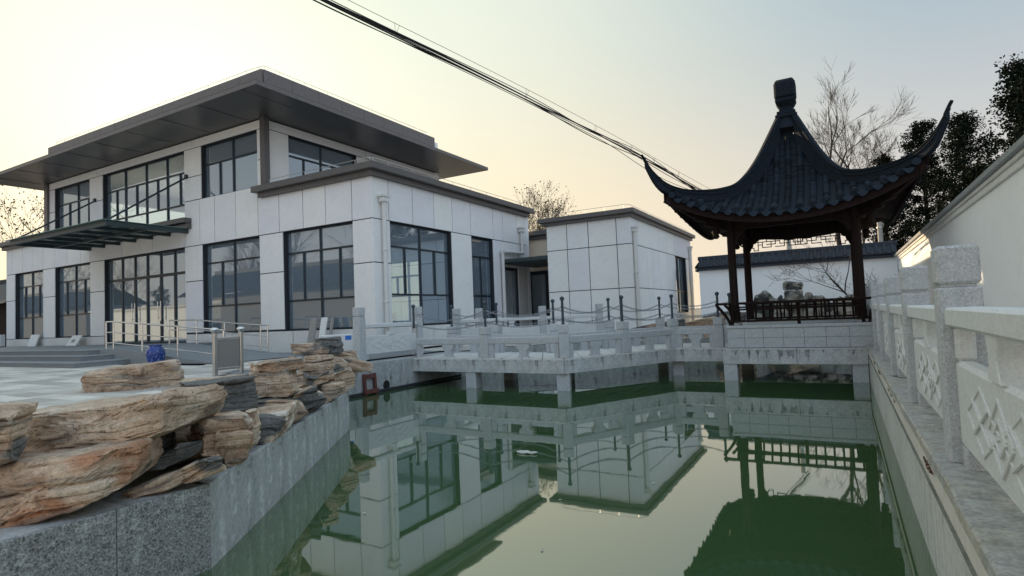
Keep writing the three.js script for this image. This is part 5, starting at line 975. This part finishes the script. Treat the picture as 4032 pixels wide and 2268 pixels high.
// ------------------------------------------------------------------ trees
function growTree(seed, o) {                             // returns trunk geometry, twig geometry and twig tips
  const R = rng(seed), trunk = [], twigs = [], tips = [];
  const grow = (p, d, len, r, lev) => {
    const n = lev === 0 ? 5 : 3; let q = p.clone(), dir = d.clone();
    for (let k = 0; k < n; k++) {
      dir.add(new THREE.Vector3((R() - .5) * o.wob, (R() - .35) * o.wob * .6 + o.up * .05, (R() - .5) * o.wob)).normalize();
      const e = q.clone().addScaledVector(dir, len / n), r2 = r * (1 - .38 / n * (lev ? 1.2 : 1));
      (r > o.cut ? trunk : twigs).push(bar(q.toArray(), e.toArray(), r, r > .06 ? 8 : r > .02 ? 5 : 3, r2));
      if (lev > 0 && lev < o.levels && k > 0 && R() < .75 || (lev === 0 && k >= o.first)) { const m = lev === 0 ? o.side : 1; for (let b = 0; b < m; b++) spawn(e, dir, len * (.45 + R() * .3) * (lev ? 1 : o.k ?? 1), r2 * (.45 + R() * .2), lev + 1); }
      q = e; r = r2;
    }
    if (lev < o.levels) { const m = lev === 0 ? 3 : 2 + (R() < .45 ? 1 : 0); for (let b = 0; b < m; b++) spawn(q, dir, len * (.58 + R() * .25) * (lev ? 1 : o.k ?? 1), r * (.62 + R() * .2), lev + 1); } else tips.push(q.clone());
  };
  const spawn = (p, d, len, r, lev) => { const a = R() * 6.283, s = o.spread * (.6 + R() * .7), u = new THREE.Vector3(1, 0, 0).cross(d).normalize(), v = u.clone().cross(d); grow(p, d.clone().multiplyScalar(Math.cos(s)).addScaledVector(u, Math.sin(s) * Math.cos(a)).addScaledVector(v, Math.sin(s) * Math.sin(a)).normalize(), len, Math.max(r, o.minR), lev); };
  grow(new THREE.Vector3(), new THREE.Vector3(...(o.lean ?? [0, 1, 0])).normalize(), o.trunk, o.r, 0);
  return { trunk, twigs, tips };
}
function leafCards(list, size, R, colour) {             // small folded leaves: two triangles each with vertex colours
  const pos = [], col = [];
  for (const [p, s] of list) {
    const a = R() * 6.283, b = Math.acos(2 * R() - 1), d = new THREE.Vector3(Math.sin(b) * Math.cos(a), Math.cos(b), Math.sin(b) * Math.sin(a)), u = new THREE.Vector3(R() - .5, R() - .5, R() - .5).cross(d).normalize();
    const L = size * s * (.7 + R() * .6), w = L * .38, A = p, B = p.clone().addScaledVector(d, L), m = p.clone().addScaledVector(d, L * .5), C = m.clone().addScaledVector(u, w), D = m.clone().addScaledVector(u, -w);
    for (const q of [A, C, B, A, B, D]) pos.push(q.x, q.y, q.z);
    const t = .65 + R() * .7; for (let k = 0; k < 6; k++) col.push(colour[0] * t, colour[1] * t, colour[2] * t);
  }
  const g = new THREE.BufferGeometry(); g.setAttribute('position', new THREE.Float32BufferAttribute(pos, 3)); g.setAttribute('color', new THREE.Float32BufferAttribute(col, 3)); g.computeVertexNormals(); g.setAttribute('uv', new THREE.Float32BufferAttribute(new Float32Array(pos.length / 3 * 2), 2));
  return g;
}
function bareTree(label, x, z, seed, o, leaves) {
  const t = thing('bare_tree', label, 'tree', null, [x, -.1, z]); t.scale.setScalar(o.scale ?? 1);
  const G = growTree(seed, o);
  for (const q of o.extra ?? []) { const E = growTree(seed + q.seed, { ...o, ...q }); const off = new THREE.Vector3(...q.at); for (const g of [...E.trunk, ...E.twigs]) g.translate(off.x, off.y, off.z); G.trunk.push(...E.trunk); G.twigs.push(...E.twigs); G.tips.push(...E.tips.map((p) => p.add(off))); }
  part('trunk', G.trunk, M.bark, t); if (G.twigs.length) part('twigs', G.twigs, M.bark, t);
  if (leaves) { const R = rng(seed + 5), L = []; for (const p of G.tips) for (let k = 0; k < leaves; k++) if (R() < .75) L.push([p.clone().add(new THREE.Vector3((R() - .5) * .7, (R() - .5) * .5, (R() - .5) * .7)), 1]); const m = M.leafDry.clone(); m.vertexColors = true; m.color = rgb(1, 1, 1); part('leaves', leafCards(L, .13, R, [.07, .042, .026]), m, t); }
  return t;
}
bareTree('bare winter tree with fine twigs rising behind the pavilion roof', .0, -38, 4, { scale: .95, k: .38, trunk: 8.2, r: .17, levels: 5, spread: .48, wob: .26, up: .7, first: 3, side: 1, cut: .03, minR: .007, extra: [{ seed: 3, at: [.3, 0, .2], lean: [.2, 1, .05], trunk: 7.2, r: .11, levels: 5, side: 1 }, { seed: 9, at: [.5, 0, 0], lean: [.3, 1, -.1], trunk: 6.2, r: .09, levels: 4, side: 1 }] });
bareTree('thin tree with sparse brown leaves beyond the left end of the building', -46.5, -17.8, 21, { trunk: 4.4, r: .10, levels: 4, spread: .5, wob: .18, up: 1.2, first: 2, side: 1, cut: .03, minR: .012 }, 5);
bareTree('tree with sparse brown leaves behind the gap between the two buildings', -23.2, -43, 35, { trunk: 3.7, r: .12, levels: 5, spread: .5, wob: .2, up: 1.0, first: 2, side: 1, cut: .03, minR: .011 }, 2);
bareTree('bare shrub before the white wall right of the pavilion', 1.3, -27.2, 52, { trunk: .9, r: .02, levels: 3, spread: .6, wob: .3, up: .8, first: 1, side: 1, cut: .008, minR: .005, extra: [{ seed: 2, at: [.2, 0, .2], lean: [.2, 1, 0] }, { seed: 4, at: [-.3, 0, .1], lean: [-.3, 1, 0] }] });
bareTree('small crooked bare tree leaning between the right column and the white wall', .9, -25.8, 63, { trunk: 1.7, r: .05, levels: 4, spread: .7, wob: .35, up: .2, first: 3, side: 1, cut: .01, minR: .005, lean: [-.22, 1, 0] });
function evergreen(label, x, z, h, rad, seed, group) {
  const t = thing('evergreen_tree', label, 'tree', group, [x, -.1, z]), R = rng(seed), limbs = [bar([0, 0, 0], [(R() - .5) * .3, h * .97, (R() - .5) * .3], .05 * rad + .06, 8, .02)], L = [];
  const n = Math.round(30 * h / 3);
  for (let i = 0; i < n; i++) {
    const f = .06 + .93 * Math.pow(i / n, .9), y = h * f, rr = rad * Math.pow(1 - f, .62) * (.45 + R() * .75) * (f < .2 ? .55 + 2.2 * f : 1) + .12, a = i * 2.399 + R() * .8, e = [Math.cos(a) * rr, y + rr * .28 + (R() - .3) * .3, Math.sin(a) * rr];
    limbs.push(bar([0, y - rr * .12, 0], e, .028, 4, .008));
    const cl = 3 + Math.round(rr * 2.2);
    for (let c = 0; c < cl; c++) {
      const u = lerp(.35, 1.02, (c + R() * .6) / cl), cx = e[0] * u + (R() - .5) * .3, cy = lerp(y - rr * .1, e[1], u) + (R() - .5) * .3, cz = e[2] * u + (R() - .5) * .3, s = .14 + R() * .24;
      for (let k = 0; k < 62; k++) { const v = new THREE.Vector3(R() - .5, (R() - .5) * .9, R() - .5).normalize().multiplyScalar(s * Math.cbrt(R())); L.push([new THREE.Vector3(cx + v.x, cy + v.y, cz + v.z), 1]); }
    }
  }
  part('trunk', limbs, M.bark, t); part('crown', leafCards(L, .085, R, [1, 1, 1]), M.needle, t);
  return t;
}
evergreen('dark evergreen left of a pair behind the right wall, under the roof horn', 2.3, -36.5, 8.8, 1.9, 7);
evergreen('tallest dark evergreen behind the far corner of the walls', 3.9, -35.5, 10.0, 2.5, 17);
evergreen('broad dark evergreen right of the roof horn behind the wall', 5.3, -33.5, 9.6, 2.6, 27);
evergreen('dark evergreen at the right edge of the view, rising above the wall', 5.0, -22.2, 8.0, 1.7, 47);
evergreen('low dark evergreen behind the wall at the far right', 4.0, -23.6, 5.2, 1.1, 57);
{ // trees across the courtyard, mirrored in the front windows
  const a = evergreen('round evergreen across the courtyard, mirrored in the entrance glass', -74, 13, 6.5, 3.2, 87);
  const put = (src, x, z, s, label) => { const c = src.clone(); c.name = numbered(src.name.replace(/_\d+$/, '')); c.position.set(x, -.1, z); c.scale.setScalar(s); c.rotation.y = x; scene.add(c); c.userData = { ...c.userData, label }; delete c.userData.group; return c; };
  put(a, -68, 16, .9, 'evergreen second from the west across the courtyard'); put(a, -56, 15, .7, 'small evergreen across the courtyard, mirrored in the wide window'); put(a, -95, 14, .8, 'evergreen far west across the courtyard'); put(a, -48, 18, .75, 'evergreen across the courtyard opposite the corner window');
  const b = bareTree('bare tree across the courtyard, mirrored in the window left of the corner', -50, 11, 71, { trunk: 5.5, r: .17, levels: 4, spread: .55, wob: .2, up: .8, first: 2, side: 2, cut: .03, minR: .014 });
  put(b, -61, 17, .9, 'bare tree across the courtyard opposite the entrance'); put(b, -41, 16, .8, 'bare tree across the courtyard opposite the right corner'); put(b, -84, 13, .85, 'bare tree across the courtyard opposite the left windows'); put(b, -92, 11, .9, 'westernmost bare tree across the courtyard'); put(b, -70, 22, 1.1, 'tall bare tree far behind the mirrored wall');
}

// ------------------------------------------------------------------ poles and overhead cables
for (const [x, l] of [[-2.3, 'concrete utility pole behind the white wall, seen through the pavilion lattice'], [1.82, 'concrete utility pole behind the white wall near the evergreens']]) { const p = thing('utility_pole', l, 'pole', null, [x, 0, -34]); part('shaft', bar([0, -.1, 0], [0, x < 0 ? 6.0 : 4.9, 0], .14, 14, .11), M.poleConcrete, p); part('band', bar([0, 4.6, 0], [0, 4.66, 0], .15, 14), M.steelDull, p); }
{
  const c = thing('overhead_cables', 'thick bundle of black overhead cables sweeping down behind the pavilion', 'cable');
  const R = rng(13), base = (z) => { const t = (-z - 6.25) / 10.85; return [lerp(-6.5, -3.5, t), lerp(5.88, 4.50, t) + .10 * Math.sin(clamp(t) * 3.14), z]; };
  const wander = [[-.03, .01, 2.1], [.03, -.015, 2.7], [0, -.04, 1.9], [-.04, -.055, 3.3], [.04, -.065, 2.4], [.015, .03, 4.1], [-.01, -.09, 2.9]];
  wander.forEach(([dx, dy, f], k) => { const pts = []; for (let i = 0; i <= 50; i++) { const z = -1 - i * .47, [x, y] = base(z), s = .012 + .04 * sstep(-9, -14, z); pts.push([x + dx + Math.sin(z * .35 * f + k * 2) * s, y + dy + Math.cos(z * .3 * f + k) * s - (k === 6 || k === 4 ? (k === 6 ? .22 : .14) * Math.pow(Math.max(0, Math.sin((z + 12.6) * -.6)), 2) * (z < -12.6 && z > -17.8 ? 1 : 0) : 0), z]); } part('cable', tube(pts, [.013, .011, .014, .010, .009, .008, .007][k], 160, 6), M.cable, c); });
  const pts = []; for (let i = 0; i <= 20; i++) { const z = -1 - i * 1.18, [x, y] = base(z); pts.push([x + .05, y + .135, z]); } part('messenger_wire', tube(pts, .0045, 60, 5), M.cable, c);
  for (const z of [-7.4, -10.4, -12.6, -14, -15, -16.2]) { const [x, y] = base(z); part('hanger', [bar([x + .05, y + .135, z], [x, y - .04, z + .05], .003, 5), bar([x + .05, y + .135, z + .12], [x, y - .04, z + .05], .003, 5)], M.cable, c); }
}

// ------------------------------------------------------------------ scraps on the water
{
  const R = rng(19), scrap = (name, label, cat, x, z, s, mat, group) => { const t = [], n = 7; for (let k = 0; k < n; k++) { const a = k / n * 6.283, b = (k + 1) / n * 6.283, r = (q) => s * (.6 + .4 * Math.sin(q * 3 + x * 9)); t.push(0, .012, 0, Math.cos(b) * r(b), .004, Math.sin(b) * r(b) * .55, Math.cos(a) * r(a), .004, Math.sin(a) * r(a) * .55); } const m = solo(name, fromTris(t), mat, label, cat, group); m.position.set(x, WATER + .004, z); m.rotation.y = R() * 6; return m; };
  const f = thing('floating_scrap', 'crumpled pale plastic scrap floating in mid pond', 'litter', null, [-3.86, WATER + .01, -7.05]);
  f.scale.setScalar(.66);
  const g = []; for (let i = 0; i < 14; i++) { const q = new THREE.IcosahedronGeometry(.05 + R() * .04, 1); q.scale(1.2, .3, .8); q.translate((R() - .5) * .34, R() * .02, (R() - .5) * .1); g.push(boxUV(q)); } part('film', g, M.debris, f);
  for (const [x, z, w] of [[-4.2, -4.3, 'nearest the left granite wall'], [-3.5, -9.5, 'beyond the plastic scrap'], [-6.1, -8.2, 'left of the plastic scrap'], [-1.9, -6.3, 'right of the pond middle'], [-2.6, -5.4, 'in the bright sky reflection'], [-5.1, -6.1, 'off the end of the left wall'], [-1.2, -8.8, 'in the pavilion reflection'], [-3.0, -11.5, 'in front of the pavilion pier'], [-7.6, -10.2, 'off the wooden trestle'], [-2.2, -4.2, 'nearest the viewer in mid pond']]) scrap('floating_leaf', 'tiny dry leaf floating on the pond ' + w, 'leaf', x, z, .018 + R() * .02, M.debris, 'leaves floating on the pond');
  const foam = []; for (let i = 0; i < 60; i++) { const q = new THREE.CircleGeometry(.012 + R() * .02, 6); q.rotateX(-Math.PI / 2); q.translate(-7.6 + R() * 1.3, WATER + .005, -13.7 - R() * .5); foam.push(q.toNonIndexed()); }
  const fm = solo('floating_foam', foam, M.debris, 'scattered white foam bits on the water under the bridge', 'foam'); fm.userData.kind = 'stuff';
}
renderer.render(scene, camera);
